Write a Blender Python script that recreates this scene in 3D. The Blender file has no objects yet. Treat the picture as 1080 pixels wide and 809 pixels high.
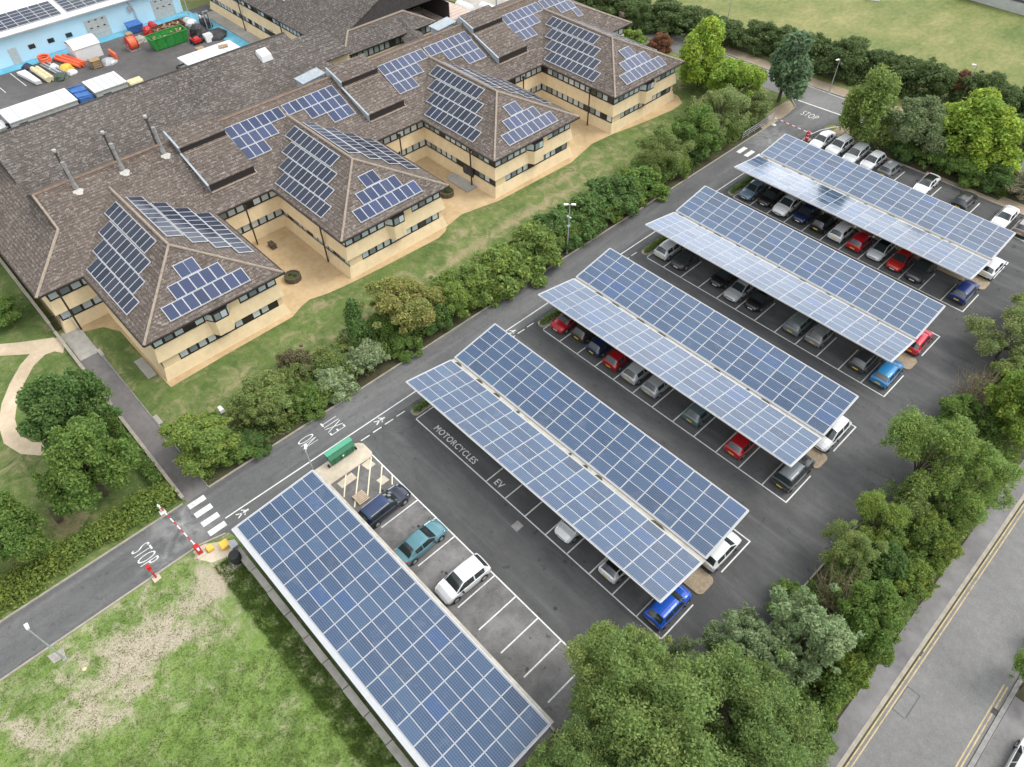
import bpy, math, random
import numpy as np
from mathutils import Vector, Matrix, Euler

random.seed(7)
R = math.radians
scene = bpy.context.scene
COL = scene.collection

# ------------------------------------------------------------------ node helpers
def new_mat(name):
    m = bpy.data.materials.new(name); m.use_nodes = True
    nt = m.node_tree; nt.nodes.clear()
    out = nt.nodes.new('ShaderNodeOutputMaterial')
    b = nt.nodes.new('ShaderNodeBsdfPrincipled')
    nt.links.new(b.outputs[0], out.inputs[0])
    return m, nt, b
def N(nt, t, **kw):
    n = nt.nodes.new('ShaderNode' + t)
    for k, v in kw.items():
        if k.startswith('i_'): n.inputs[k[2:].replace('_', ' ')].default_value = v
        else: setattr(n, k, v)
    return n
def L(nt, a, b): nt.links.new(a, b)
def rgb(c): return (c[0], c[1], c[2], 1)
def ramp(nt, fac, stops):
    r = N(nt, 'ValToRGB'); e = r.color_ramp.elements
    while len(e) < len(stops): e.new(0.5)
    for el, (p, c) in zip(e, stops):
        el.position = p; el.color = rgb(c) if not isinstance(c, (int, float)) else (c, c, c, 1)
    L(nt, fac, r.inputs[0]); return r.outputs[0]
def mixc(nt, fac, a, b, mode='MIX'):
    m = N(nt, 'Mix', data_type='RGBA', blend_type=mode)
    for s, v in ((m.inputs[0], fac), (m.inputs[6], a), (m.inputs[7], b)):
        if isinstance(v, (int, float)): s.default_value = v
        elif isinstance(v, tuple): s.default_value = rgb(v)
        else: L(nt, v, s)
    return m.outputs[2]
def math_(nt, op, a, b=None, c=None):
    m = N(nt, 'Math', operation=op)
    for i, v in enumerate((a, b, c)):
        if v is None: continue
        if isinstance(v, (int, float)): m.inputs[i].default_value = v
        else: L(nt, v, m.inputs[i])
    return m.outputs[0]
def pos(nt):
    return N(nt, 'NewGeometry').outputs['Position']
def noise(nt, scale, detail=4, rough=0.6, vec=None, dist=0.0):
    n = N(nt, 'TexNoise'); n.inputs['Scale'].default_value = scale; n.inputs['Detail'].default_value = detail
    n.inputs['Roughness'].default_value = rough; n.inputs['Distortion'].default_value = dist
    L(nt, vec if vec is not None else pos(nt), n.inputs['Vector']); return n.outputs['Fac']
def scaled(nt, v, s):
    m = N(nt, 'Mapping'); m.inputs['Scale'].default_value = s; L(nt, v, m.inputs[0]); return m.outputs[0]
def bump(nt, b, h, strength, dist=0.05):
    n = N(nt, 'Bump'); n.inputs['Strength'].default_value = strength; n.inputs['Distance'].default_value = dist
    L(nt, h, n.inputs['Height']); L(nt, n.outputs[0], b.inputs['Normal'])

MAT = {}
def plain(name, c, rough=0.6, metal=0.0, spec=0.5, var=0.12, coat=0.0, nscale=2.5):
    """a plain coloured surface with a little wear in its colour"""
    m, nt, b = new_mat(name)
    f = noise(nt, nscale, 5, 0.65)
    d = tuple(max(0, x * (1 - var)) for x in c); l = tuple(min(1, x * (1 + var)) for x in c)
    L(nt, ramp(nt, f, [(0.3, d), (0.7, l)]), b.inputs['Base Color'])
    b.inputs['Roughness'].default_value = rough; b.inputs['Metallic'].default_value = metal
    b.inputs['Specular IOR Level'].default_value = spec; b.inputs['Coat Weight'].default_value = coat
    MAT[name] = m; return m
def ground_mat(name, stops, s1, s2, s3, rough=0.9, bs=0.3, w=(0.5, 0.3, 0.2), spec=0.25, stretch=None, bd=0.03):
    m, nt, b = new_mat(name)
    v = pos(nt)
    if stretch: v = scaled(nt, v, stretch)
    a, c, d = noise(nt, s1, 4, 0.6, v), noise(nt, s2, 5, 0.65, v), noise(nt, s3, 3, 0.7, v)
    f = math_(nt, 'ADD', math_(nt, 'ADD', math_(nt, 'MULTIPLY', a, w[0]), math_(nt, 'MULTIPLY', c, w[1])), math_(nt, 'MULTIPLY', d, w[2]))
    L(nt, ramp(nt, f, stops), b.inputs['Base Color'])
    b.inputs['Roughness'].default_value = rough; b.inputs['Specular IOR Level'].default_value = spec
    bump(nt, b, d, bs, bd)
    MAT[name] = m; return m

ground_mat('asphalt', [(0.36, (0.066, 0.066, 0.067)), (0.5, (0.088, 0.088, 0.088)), (0.64, (0.125, 0.124, 0.123))], 0.10, 0.55, 14, stretch=(0.6, 1, 1), w=(0.5, 0.35, 0.15))
ground_mat('asphalt_bays', [(0.36, (0.10, 0.098, 0.096)), (0.5, (0.145, 0.141, 0.137)), (0.64, (0.22, 0.213, 0.205))], 0.22, 0.9, 14)
ground_mat('asphalt_drive', [(0.36, (0.085, 0.085, 0.085)), (0.5, (0.12, 0.12, 0.12)), (0.64, (0.175, 0.173, 0.17))], 0.10, 0.6, 12, stretch=(1, 0.3, 1))
def wear(name, streak, lighter, spots):
    """tyre-polished streaks along the aisles and dark oil spots"""
    nt = MAT[name].node_tree; b = [n for n in nt.nodes if n.type == 'BSDF_PRINCIPLED'][0]
    src = b.inputs['Base Color'].links[0].from_socket
    f = ramp(nt, noise(nt, 1.0, 5, 0.65, scaled(nt, pos(nt), streak), 0.5), [(0.48, 0.0), (0.72, 0.5)])
    c = mixc(nt, f, src, lighter)
    g = ramp(nt, noise(nt, 1.3, 3, 0.55, None, 0.4), [(0.64, 0.0), (0.72, spots)])
    c = mixc(nt, g, c, (0.028, 0.027, 0.026))
    cr = ramp(nt, noise(nt, 0.35, 8, 0.75, None, 1.5), [(0.488, 0.0), (0.496, 0.4), (0.504, 0.4), (0.512, 0.0)])
    L(nt, mixc(nt, cr, c, (0.05, 0.05, 0.05)), b.inputs['Base Color'])
wear('asphalt', (0.08, 0.7, 1), (0.165, 0.165, 0.163), 0.5); wear('asphalt_bays', (0.5, 0.25, 1), (0.27, 0.262, 0.25), 0.75); wear('asphalt_drive', (0.7, 0.05, 1), (0.22, 0.218, 0.212), 0.3)
def drive_stains():
    nt = MAT['asphalt_drive'].node_tree; b = [n for n in nt.nodes if n.type == 'BSDF_PRINCIPLED'][0]
    src = b.inputs['Base Color'].links[0].from_socket; tot = None
    for (u, v, r) in ((-11.3, -15.8, 3.4), (-10.2, -18.2, 2.6), (-11.5, 70.5, 4.0)):
        d = N(nt, 'VectorMath', operation='DISTANCE'); L(nt, pos(nt), d.inputs[0]); d.inputs[1].default_value = (u, v, 0)
        f = math_(nt, 'MAXIMUM', math_(nt, 'SUBTRACT', 1.0, math_(nt, 'DIVIDE', d.outputs['Value'], r)), 0.0)
        tot = f if tot is None else math_(nt, 'MAXIMUM', tot, f)
    f = math_(nt, 'MULTIPLY', tot, ramp(nt, noise(nt, 0.55, 5, 0.6, None, 1.2), [(0.40, 0.0), (0.75, 1.1)]))
    L(nt, mixc(nt, math_(nt, 'MINIMUM', f, 0.75), src, (0.36, 0.36, 0.35)), b.inputs['Base Color'])
drive_stains()
ground_mat('asphalt_road', [(0.34, (0.135, 0.132, 0.129)), (0.5, (0.185, 0.182, 0.178)), (0.66, (0.25, 0.245, 0.24))], 0.12, 1.6, 7, w=(0.35, 0.3, 0.35))
ground_mat('pavement', [(0.36, (0.13, 0.125, 0.125)), (0.5, (0.19, 0.18, 0.18)), (0.64, (0.25, 0.24, 0.24))], 0.2, 1.2, 12)
ground_mat('concrete', [(0.34, (0.25, 0.235, 0.21)), (0.5, (0.36, 0.34, 0.30)), (0.66, (0.47, 0.45, 0.41))], 0.4, 2.0, 14)
ground_mat('path_grey', [(0.36, (0.12, 0.112, 0.108)), (0.5, (0.165, 0.155, 0.15)), (0.64, (0.215, 0.2, 0.195))], 0.3, 1.5, 14)
ground_mat('pad', [(0.34, (0.42, 0.36, 0.27)), (0.5, (0.53, 0.46, 0.36)), (0.66, (0.62, 0.55, 0.44))], 0.5, 2.0, 14)
ground_mat('paving', [(0.36, (0.38, 0.265, 0.145)), (0.5, (0.50, 0.36, 0.20)), (0.64, (0.60, 0.45, 0.27))], 0.22, 1.6, 9)
ground_mat('tan_path', [(0.36, (0.41, 0.32, 0.22)), (0.5, (0.52, 0.42, 0.30)), (0.64, (0.62, 0.52, 0.38))], 0.3, 1.5, 12)
ground_mat('gravel', [(0.34, (0.20, 0.15, 0.10)), (0.5, (0.34, 0.27, 0.19)), (0.66, (0.50, 0.42, 0.32))], 0.5, 4, 12, w=(0.2, 0.3, 0.5), bs=0.6)
ground_mat('soil', [(0.36, (0.045, 0.04, 0.025)), (0.5, (0.07, 0.065, 0.035)), (0.64, (0.075, 0.095, 0.035))], 0.4, 2, 9, bs=0.6)
ground_mat('lawn_plain', [(0.33, (0.20, 0.175, 0.09)), (0.43, (0.115, 0.16, 0.045)), (0.55, (0.075, 0.145, 0.028)), (0.68, (0.055, 0.11, 0.02))], 0.13, 0.9, 5, w=(0.55, 0.25, 0.2), bs=0.5, bd=0.06)
ground_mat('meadow', [(0.36, (0.075, 0.115, 0.032)), (0.46, (0.14, 0.17, 0.052)), (0.54, (0.20, 0.205, 0.075)), (0.66, (0.30, 0.275, 0.12))], 0.06, 0.28, 1.5, w=(0.38, 0.32, 0.3), bs=0.5, stretch=(1, 0.55, 1), bd=0.1)
ground_mat('yard', [(0.36, (0.075, 0.072, 0.07)), (0.5, (0.105, 0.10, 0.098)), (0.64, (0.15, 0.143, 0.14))], 0.12, 0.8, 8)
ground_mat('paint_white', [(0.37, (0.26, 0.26, 0.25)), (0.45, (0.60, 0.60, 0.58)), (0.62, (0.78, 0.78, 0.76))], 0.8, 4, 12, w=(0.3, 0.3, 0.4), rough=0.7)
ground_mat('paint_cream', [(0.36, (0.50, 0.45, 0.30)), (0.46, (0.70, 0.64, 0.44)), (0.64, (0.78, 0.72, 0.52))], 0.8, 4, 12, w=(0.3, 0.3, 0.4), rough=0.7)
ground_mat('paint_yellow', [(0.42, (0.26, 0.22, 0.17)), (0.5, (0.47, 0.36, 0.19)), (0.64, (0.56, 0.45, 0.27))], 0.8, 2.5, 12, w=(0.3, 0.3, 0.4), rough=0.7)
ground_mat('paint_cyan', [(0.36, (0.10, 0.30, 0.40)), (0.5, (0.11, 0.38, 0.52)), (0.64, (0.24, 0.48, 0.58))], 0.5, 3, 12, rough=0.7)

plain('brick_pale', (0.70, 0.555, 0.345), 0.85, var=0.08, nscale=1.1)
plain('dark_brown', (0.022, 0.018, 0.016), 0.5)
plain('black', (0.012, 0.012, 0.012), 0.45)
plain('rubber', (0.015, 0.015, 0.016), 0.8)
plain('shade_underside', (0.05, 0.05, 0.052), 0.7)  # canopy underside coloured dark to deepen the shade beneath
plain('lime', (0.42, 0.40, 0.37), 0.9, var=0.3, nscale=6)
plain('white_paint', (0.72, 0.73, 0.73), 0.4, var=0.05)
plain('white_steel', (0.46, 0.47, 0.48), 0.45, var=0.05)
plain('gutter', (0.42, 0.39, 0.33), 0.6, var=0.25, nscale=1.5)
plain('galv', (0.42, 0.44, 0.45), 0.45, metal=0.4)
plain('grey_flue', (0.24, 0.24, 0.23), 0.7, var=0.3)
plain('lead', (0.33, 0.37, 0.40), 0.5, var=0.2)
plain('grey_panel', (0.42, 0.44, 0.43), 0.5)
plain('shed_blue', (0.46, 0.68, 0.79), 0.5, var=0.05, nscale=0.4)
plain('ridge_beige', (0.29, 0.235, 0.185), 0.85, var=0.25, nscale=3)
plain('ridge_red', (0.20, 0.135, 0.095), 0.85, var=0.3, nscale=2)
plain('green_dark', (0.012, 0.13, 0.06), 0.5)
plain('green_light', (0.085, 0.32, 0.20), 0.45)
plain('skip_green', (0.03, 0.24, 0.045), 0.5, var=0.25)
plain('rust', (0.14, 0.05, 0.03), 0.8, var=0.35)
plain('red', (0.45, 0.02, 0.02), 0.45)
plain('orange', (0.72, 0.13, 0.05), 0.5, var=0.2)
plain('yellow', (0.68, 0.44, 0.06), 0.5, var=0.15)
plain('blue_sheet', (0.04, 0.13, 0.36), 0.55, var=0.3)
plain('navy', (0.02, 0.03, 0.06), 0.6)
plain('roof_slate', (0.03, 0.036, 0.042), 0.95, spec=0.1)
plain('tarp_green', (0.05, 0.075, 0.05), 0.7, var=0.4)
plain('tarp_black', (0.03, 0.03, 0.033), 0.6, var=0.4)
plain('white_sheet', (0.64, 0.65, 0.65), 0.6, var=0.06, nscale=0.7)
plain('cream_roll', (0.58, 0.52, 0.32), 0.8, var=0.2)
plain('wood', (0.30, 0.21, 0.12), 0.8, var=0.3)
plain('wood_dark', (0.10, 0.075, 0.05), 0.8, var=0.3)
plain('pink_roof', (0.55, 0.43, 0.36), 0.8, var=0.12, nscale=0.6)
plain('slate_dark', (0.05, 0.045, 0.042), 0.8, var=0.25)
plain('bark', (0.085, 0.065, 0.045), 0.9, var=0.35, nscale=6)
plain('twig', (0.26, 0.21, 0.15), 0.9, var=0.3, nscale=4)
plain('kerb', (0.33, 0.295, 0.245), 0.85, var=0.2, nscale=1.5)
plain('kerb_grey', (0.25, 0.24, 0.225), 0.85, var=0.25, nscale=1.5)
plain('tyre', (0.018, 0.018, 0.018), 0.8)
plain('rim', (0.45, 0.46, 0.47), 0.35, metal=0.7)
plain('plate_yellow', (0.72, 0.52, 0.05), 0.5, var=0.02)
plain('plate_white', (0.75, 0.75, 0.72), 0.5, var=0.02)
plain('tail_red', (0.38, 0.012, 0.012), 0.25, coat=0.5)
plain('headlamp', (0.62, 0.65, 0.67), 0.12, coat=0.6)
plain('trim_black', (0.02, 0.02, 0.021), 0.5)
plain('sign_blue', (0.02, 0.10, 0.42), 0.45)
plain('dark_glass', (0.025, 0.032, 0.034), 0.06, spec=0.9, var=0.02)

def brick_streaks():
    nt = MAT['brick_pale'].node_tree; b = [n for n in nt.nodes if n.type == 'BSDF_PRINCIPLED'][0]
    src = b.inputs['Base Color'].links[0].from_socket
    st = ramp(nt, noise(nt, 1.0, 5, 0.7, scaled(nt, pos(nt), (2.2, 2.2, 0.22))), [(0.5, 0.0), (0.75, 0.3)])
    c = mixc(nt, st, src, (0.46, 0.36, 0.20))
    sep = N(nt, 'SeparateXYZ'); L(nt, pos(nt), sep.inputs[0])
    cs = math_(nt, 'LESS_THAN', math_(nt, 'FRACT', math_(nt, 'DIVIDE', sep.outputs[2], 0.225)), 0.16)
    L(nt, mixc(nt, math_(nt, 'MULTIPLY', cs, 0.16), c, (0.42, 0.36, 0.26)), b.inputs['Base Color'])
brick_streaks()
def car_paint():
    m, nt, b = new_mat('car_paint')
    oi = N(nt, 'ObjectInfo')
    L(nt, oi.outputs['Color'], b.inputs['Base Color'])
    b.inputs['Metallic'].default_value = 0.15; b.inputs['Roughness'].default_value = 0.32
    b.inputs['Coat Weight'].default_value = 0.7; b.inputs['Coat Roughness'].default_value = 0.06
    MAT['car_paint'] = m
car_paint()

def panel_mat(name, deep, mid, line, lo=0.0, cells=(10, 6), dusty=0.28):
    """framed polycrystalline module: cells, busbars, each module its own shade"""
    m, nt, b = new_mat(name)
    uv = N(nt, 'UVMap').outputs[0]
    sep = N(nt, 'SeparateXYZ'); L(nt, uv, sep.inputs[0])
    def lines(src, n, w):
        f = math_(nt, 'FRACT', math_(nt, 'MULTIPLY', src, n))
        f = math_(nt, 'ABSOLUTE', math_(nt, 'SUBTRACT', f, 0.5))
        return math_(nt, 'GREATER_THAN', f, 0.5 - w)
    lx = lines(sep.outputs[0], cells[0], 0.05); ly = lines(sep.outputs[1], cells[1], 0.10)
    ln = math_(nt, 'MAXIMUM', lx, ly)
    bus = math_(nt, 'MULTIPLY', lines(sep.outputs[1], cells[1] * 2, 0.07), 0.35)
    edge = math_(nt, 'MAXIMUM', lines(sep.outputs[0], 1, 0.012), lines(sep.outputs[1], 1, 0.02))
    oi = N(nt, 'ObjectInfo')
    r = oi.outputs['Random']
    base = ramp(nt, r, [(0.0, tuple(x * 0.8 for x in deep)), (0.2, mid), (0.62, tuple(x * 1.1 for x in mid)), (0.8, (mid[0] * 2.2, mid[1] * 1.6, mid[2] * 1.3)), (0.92, (mid[0] * 2.6, mid[1] * 1.9, mid[2] * 1.5)), (1.0, (mid[0] * 0.7, mid[1] * 1.2, mid[2] * 1.75))])
    cell = noise(nt, 2.2, 2, 0.5)
    base = mixc(nt, math_(nt, 'MULTIPLY', cell, 0.35), base, tuple(x * 1.5 for x in mid))
    c = mixc(nt, math_(nt, 'MULTIPLY', math_(nt, 'MAXIMUM', ln, bus), 0.75), base, line)
    c = mixc(nt, edge, c, (0.55, 0.57, 0.60))
    # dust and bird lime of the glass itself
    dust = ramp(nt, noise(nt, 0.8, 6, 0.7), [(0.55, 0.0), (0.8, dusty)])
    c = mixc(nt, dust, c, (0.25, 0.26, 0.27))
    L(nt, c, b.inputs['Base Color'])
    b.inputs['Roughness'].default_value = 0.16 + lo; b.inputs['IOR'].default_value = 1.62
    b.inputs['Specular IOR Level'].default_value = 0.55
    L(nt, math_(nt, 'ADD', math_(nt, 'MULTIPLY', r, 0.10), 0.10 + lo), b.inputs['Roughness'])
    MAT[name] = m
panel_mat('pv_blue', (0.008, 0.026, 0.066), (0.013, 0.040, 0.094), (0.13, 0.18, 0.26))
panel_mat('pv_navy', (0.007, 0.014, 0.048), (0.011, 0.022, 0.068), (0.04, 0.055, 0.11), dusty=0.08)
panel_mat('pv_roof', (0.008, 0.013, 0.028), (0.013, 0.020, 0.040), (0.03, 0.04, 0.06), dusty=0.06)

def tile_mat(name, dark, mid, lichen, amt):
    """interlocking concrete tiles: courses, each tile its own tone, lichen"""
    m, nt, b = new_mat(name)
    p = pos(nt)
    sep = N(nt, 'SeparateXYZ'); L(nt, p, sep.inputs[0])
    course = math_(nt, 'FRACT', math_(nt, 'DIVIDE', sep.outputs[2], 0.145))
    vo = N(nt, 'TexVoronoi'); vo.inputs['Scale'].default_value = 3.4
    L(nt, scaled(nt, p, (1, 1, 1.6)), vo.inputs['Vector'])
    tone = N(nt, 'SeparateColor'); L(nt, vo.outputs['Color'], tone.inputs[0])
    big = noise(nt, 0.12, 4, 0.6)
    c = mixc(nt, tone.outputs[0], dark, mid)
    c = mixc(nt, math_(nt, 'MULTIPLY', ramp(nt, big, [(0.35, 0.0), (0.7, 0.5)]), 1.0), c, tuple(x * 1.35 for x in mid))
    fine = noise(nt, 7.5, 3, 0.8)
    li = ramp(nt, math_(nt, 'ADD', fine, math_(nt, 'MULTIPLY', tone.outputs[1], 0.22)), [(0.62 - amt, 0.0), (0.74 - amt, 0.85)])
    c = mixc(nt, li, c, lichen)
    gap = math_(nt, 'LESS_THAN', course, 0.2)
    c = mixc(nt, math_(nt, 'MULTIPLY', gap, 0.5), c, tuple(x * 0.35 for x in dark))
    L(nt, c, b.inputs['Base Color']); b.inputs['Roughness'].default_value = 0.9; b.inputs['Specular IOR Level'].default_value = 0.2
    bump(nt, b, course, 0.5, 0.03)
    MAT[name] = m
tile_mat('tile_brown', (0.074, 0.059, 0.050), (0.122, 0.099, 0.084), (0.30, 0.27, 0.245), -0.04)
tile_mat('tile_grey', (0.062, 0.053, 0.047), (0.100, 0.086, 0.077), (0.27, 0.25, 0.235), -0.03)

def pane_mat():
    """office glazing: some panes dark, some pale, picked per pane at random"""
    m, nt, b = new_mat('office_glass')
    g = N(nt, 'NewGeometry')
    c = ramp(nt, g.outputs['Random Per Island'], [(0.0, (0.02, 0.024, 0.026)), (0.30, (0.06, 0.07, 0.072)), (0.42, (0.36, 0.42, 0.43)), (1.0, (0.60, 0.66, 0.66))])
    L(nt, c, b.inputs['Base Color']); b.inputs['Roughness'].default_value = 0.08
    MAT['office_glass'] = m
pane_mat()

def leaf_mat():
    m, nt, b = new_mat('leaf')
    oi = N(nt, 'ObjectInfo'); at = N(nt, 'Attribute', attribute_name='tone')
    g = N(nt, 'NewGeometry')
    h = N(nt, 'HueSaturation')
    L(nt, math_(nt, 'ADD', math_(nt, 'MULTIPLY', at.outputs['Fac'], 0.05), 0.472), h.inputs['Hue'])
    L(nt, math_(nt, 'ADD', math_(nt, 'MULTIPLY', g.outputs['Random Per Island'], 1.0), 0.58), h.inputs['Value'])
    h.inputs['Saturation'].default_value = 1.0
    L(nt, oi.outputs['Color'], h.inputs['Color'])
    tone = mixc(nt, math_(nt, 'MULTIPLY', math_(nt, 'POWER', at.outputs['Fac'], 2.0), 0.6), h.outputs[0], mixc(nt, 0.5, oi.outputs['Color'], (0.24, 0.29, 0.10)))
    L(nt, tone, b.inputs['Base Color'])
    b.inputs['Roughness'].default_value = 0.65; b.inputs['Specular IOR Level'].default_value = 0.3
    tr = N(nt, 'BsdfTranslucent'); L(nt, tone, tr.inputs[0])
    mx = N(nt, 'MixShader'); mx.inputs[0].default_value = 0.48
    L(nt, b.outputs[0], mx.inputs[1]); L(nt, tr.outputs[0], mx.inputs[2])
    out = [n for n in nt.nodes if n.type == 'OUTPUT_MATERIAL'][0]; L(nt, mx.outputs[0], out.inputs[0])
    MAT['leaf'] = m
leaf_mat()

# ------------------------------------------------------------------ mesh helpers
def world_loc(o):
    v = Vector((0, 0, 0))
    while o is not None:
        v = v + o.location; o = o.parent
    return v
class MB:
    """collects polygons and links them as ONE mesh object"""
    def __init__(s): s.v = []; s.f = []; s.m = []
    def poly(s, pts, mi=0):
        n = len(s.v); s.v += [tuple(p) for p in pts]; s.f.append(tuple(range(n, n + len(pts)))); s.m.append(mi)
    def box(s, x0, y0, z0, x1, y1, z1, M=None, mi=0):
        c = [(x0, y0, z0), (x1, y0, z0), (x1, y1, z0), (x0, y1, z0), (x0, y0, z1), (x1, y0, z1), (x1, y1, z1), (x0, y1, z1)]
        s.hexa(c, M, mi)
    def hexa(s, c, M=None, mi=0):
        if M is not None: c = [tuple(M @ Vector(p)) for p in c]
        n = len(s.v); s.v += c
        for q in ((0, 3, 2, 1), (4, 5, 6, 7), (0, 1, 5, 4), (1, 2, 6, 5), (2, 3, 7, 6), (3, 0, 4, 7)):
            s.f.append(tuple(n + i for i in q)); s.m.append(mi)
    def bar(s, a, b, w, h=None, mi=0):
        """square bar from a to b"""
        a, b = Vector(a), Vector(b); h = h or w
        d = (b - a).normalized(); up = Vector((0, 0, 1)) if abs(d.z) < 0.95 else Vector((1, 0, 0))
        x = d.cross(up).normalized() * (w / 2); y = x.cross(d).normalized() * (h / 2)
        s.hexa([tuple(p) for p in (a - x - y, a + x - y, a + x + y, a - x + y, b - x - y, b + x - y, b + x + y, b - x + y)], None, mi)
    def tube(s, pts, rad, n=8, cap=True, mi=0):
        pts = [Vector(p) for p in pts]
        if not isinstance(rad, (list, tuple)): rad = [rad] * len(pts)
        base = len(s.v)
        for i, p in enumerate(pts):
            d = (pts[min(i + 1, len(pts) - 1)] - pts[max(i - 1, 0)]).normalized()
            up = Vector((0, 0, 1)) if abs(d.z) < 0.9 else Vector((1, 0, 0))
            x = d.cross(up).normalized(); y = x.cross(d)
            for k in range(n):
                a = 2 * math.pi * k / n
                s.v.append(tuple(p + (x * math.cos(a) + y * math.sin(a)) * rad[i]))
        for i in range(len(pts) - 1):
            for k in range(n):
                a = base + i * n + k; b2 = base + i * n + (k + 1) % n
                s.f.append((a, b2, b2 + n, a + n)); s.m.append(mi)
        if cap:
            s.f.append(tuple(base + k for k in reversed(range(n)))); s.m.append(mi)
            e = base + (len(pts) - 1) * n
            s.f.append(tuple(e + k for k in range(n))); s.m.append(mi)
    def prism(s, pts, z0, z1, mi=0):
        n = len(pts); b = len(s.v)
        s.v += [(p[0], p[1], z0) for p in pts] + [(p[0], p[1], z1) for p in pts]
        s.f.append(tuple(b + i for i in reversed(range(n)))); s.f.append(tuple(b + n + i for i in range(n))); s.m += [mi, mi]
        for i in range(n):
            j = (i + 1) % n; s.f.append((b + i, b + j, b + n + j, b + n + i)); s.m.append(mi)
    def slab(s, pts, t, mi=0):
        """a sloping polygon with thickness t straight down"""
        n = len(pts); b = len(s.v)
        s.v += [tuple(p) for p in pts] + [(p[0], p[1], p[2] - t) for p in pts]
        s.f.append(tuple(b + i for i in range(n))); s.f.append(tuple(b + n + i for i in reversed(range(n)))); s.m += [mi, mi]
        for i in range(n):
            j = (i + 1) % n; s.f.append((b + j, b + i, b + n + i, b + n + j)); s.m.append(mi)
    def build(s, name, mats, parent=None, smooth=None, uv=None):
        me = bpy.data.meshes.new(name)
        off = world_loc(parent) if parent is not None else Vector((0, 0, 0))
        me.from_pydata([(v[0] - off.x, v[1] - off.y, v[2] - off.z) for v in s.v], [], s.f)
        if isinstance(mats, str): mats = [mats]
        for m in mats: me.materials.append(MAT[m])
        if len(mats) > 1: me.polygons.foreach_set('material_index', s.m)
        if smooth is not None:
            me.polygons.foreach_set('use_smooth', [True] * len(me.polygons)); me.set_sharp_from_angle(angle=R(smooth))
        me.update()
        o = bpy.data.objects.new(name, me); COL.objects.link(o)
        if parent is not None: o.parent = parent
        return o
def thing(name, label, cat, loc=(0, 0, 0), group=None, rz=0.0):
    o = bpy.data.objects.new(name, None); COL.objects.link(o); o.empty_display_size = 0.3
    o.location = loc; o.rotation_euler = (0, 0, rz)
    o['label'] = label; o['category'] = cat
    if group: o['group'] = group
    return o
def tag(o, label, cat, group=None):
    o['label'] = label; o['category'] = cat
    if group: o['group'] = group
    return o
def setting(o, kind='structure'):
    o['kind'] = kind; return o
def copy_tree(o, parent=None):
    c = o.copy(); COL.objects.link(c)
    if parent is not None: c.parent = parent
    for ch in list(o.children): copy_tree(ch, c)
    return c
def sheet(name, pts, z, mat, label=None):
    b = MB(); b.poly([(p[0], p[1], z) for p in pts]); return setting(b.build(name, mat))
def rect(u0, v0, u1, v1): return [(u0, v0), (u1, v0), (u1, v1), (u0, v1)]
# ================================================================== ground sheets (u = x, v = y)
def grid_sheet(name, u0, v0, u1, v1, step, z, mat, blobs=None, zf=None):
    """gridded sheet with a 'worn' attribute where people or vehicles have worn the turf away"""
    nu, nv = int((u1 - u0) / step) + 1, int((v1 - v0) / step) + 1
    U, V = np.meshgrid(np.linspace(u0, u1, nu), np.linspace(v0, v1, nv))
    Z = np.full(U.shape, z) if zf is None else zf(U, V)
    co = np.stack([U, V, Z], -1).reshape(-1, 3)
    idx = np.arange(nu * nv).reshape(nv, nu)
    f = np.stack([idx[:-1, :-1], idx[:-1, 1:], idx[1:, 1:], idx[1:, :-1]], -1).reshape(-1, 4)
    me = bpy.data.meshes.new(name); me.from_pydata(co.tolist(), [], f.tolist())
    a = me.attributes.new('worn', 'FLOAT', 'POINT')
    w = np.zeros(len(co))
    for (bu, bv, ru, rv, ang, s) in (blobs or []):
        du, dv = co[:, 0] - bu, co[:, 1] - bv
        c, sn = math.cos(R(ang)), math.sin(R(ang))
        x, y = (du * c + dv * sn) / ru, (-du * sn + dv * c) / rv
        w += s * np.exp(-(x * x + y * y))
    a.data.foreach_set('value', w)
    me.materials.append(MAT[mat]); o = bpy.data.objects.new(name, me); COL.objects.link(o)
    return setting(o)
def worn_grass(name, greens, tan, dark):
    m, nt, b = new_mat(name)
    a = N(nt, 'Attribute', attribute_name='worn').outputs['Fac']
    n1, n2, n3 = noise(nt, 0.25, 5, 0.65), noise(nt, 1.3, 6, 0.7), noise(nt, 7, 4, 0.75)
    f = math_(nt, 'ADD', math_(nt, 'MULTIPLY', n1, 0.35), math_(nt, 'ADD', math_(nt, 'MULTIPLY', n2, 0.3), math_(nt, 'MULTIPLY', n3, 0.35)))
    g = ramp(nt, f, [(0.36, dark), (0.46, greens[0]), (0.56, greens[1]), (0.66, greens[2])])
    t = ramp(nt, n3, [(0.3, tuple(x * 0.6 for x in tan)), (0.5, tan), (0.7, tuple(x * 1.3 for x in tan))])
    n4 = noise(nt, 0.6, 6, 0.75, None, 0.8)
    w = math_(nt, 'ADD', math_(nt, 'MULTIPLY', a, 1.0), math_(nt, 'ADD', math_(nt, 'MULTIPLY', math_(nt, 'SUBTRACT', f, 0.5), 1.1), math_(nt, 'MULTIPLY', math_(nt, 'SUBTRACT', n4, 0.5), 3.4)))
    dry = ramp(nt, w, [(0.0, 0.0), (0.55, 0.8)]); g = mixc(nt, dry, g, tuple((x + y) * 0.5 for x, y in zip(greens[1], tan)))
    w = ramp(nt, w, [(0.40, 0.0), (0.72, 0.6), (1.1, 0.97)])
    L(nt, mixc(nt, w, g, t), b.inputs['Base Color'])
    b.inputs['Roughness'].default_value = 0.95; b.inputs['Specular IOR Level'].default_value = 0.15
    bump(nt, b, math_(nt, 'ADD', n3, n2), 0.7, 0.08)
    MAT[name] = m
worn_grass('rough_grass', [(0.115, 0.18, 0.045), (0.175, 0.26, 0.064), (0.235, 0.305, 0.10)], (0.40, 0.345, 0.265), (0.075, 0.10, 0.032))
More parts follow.
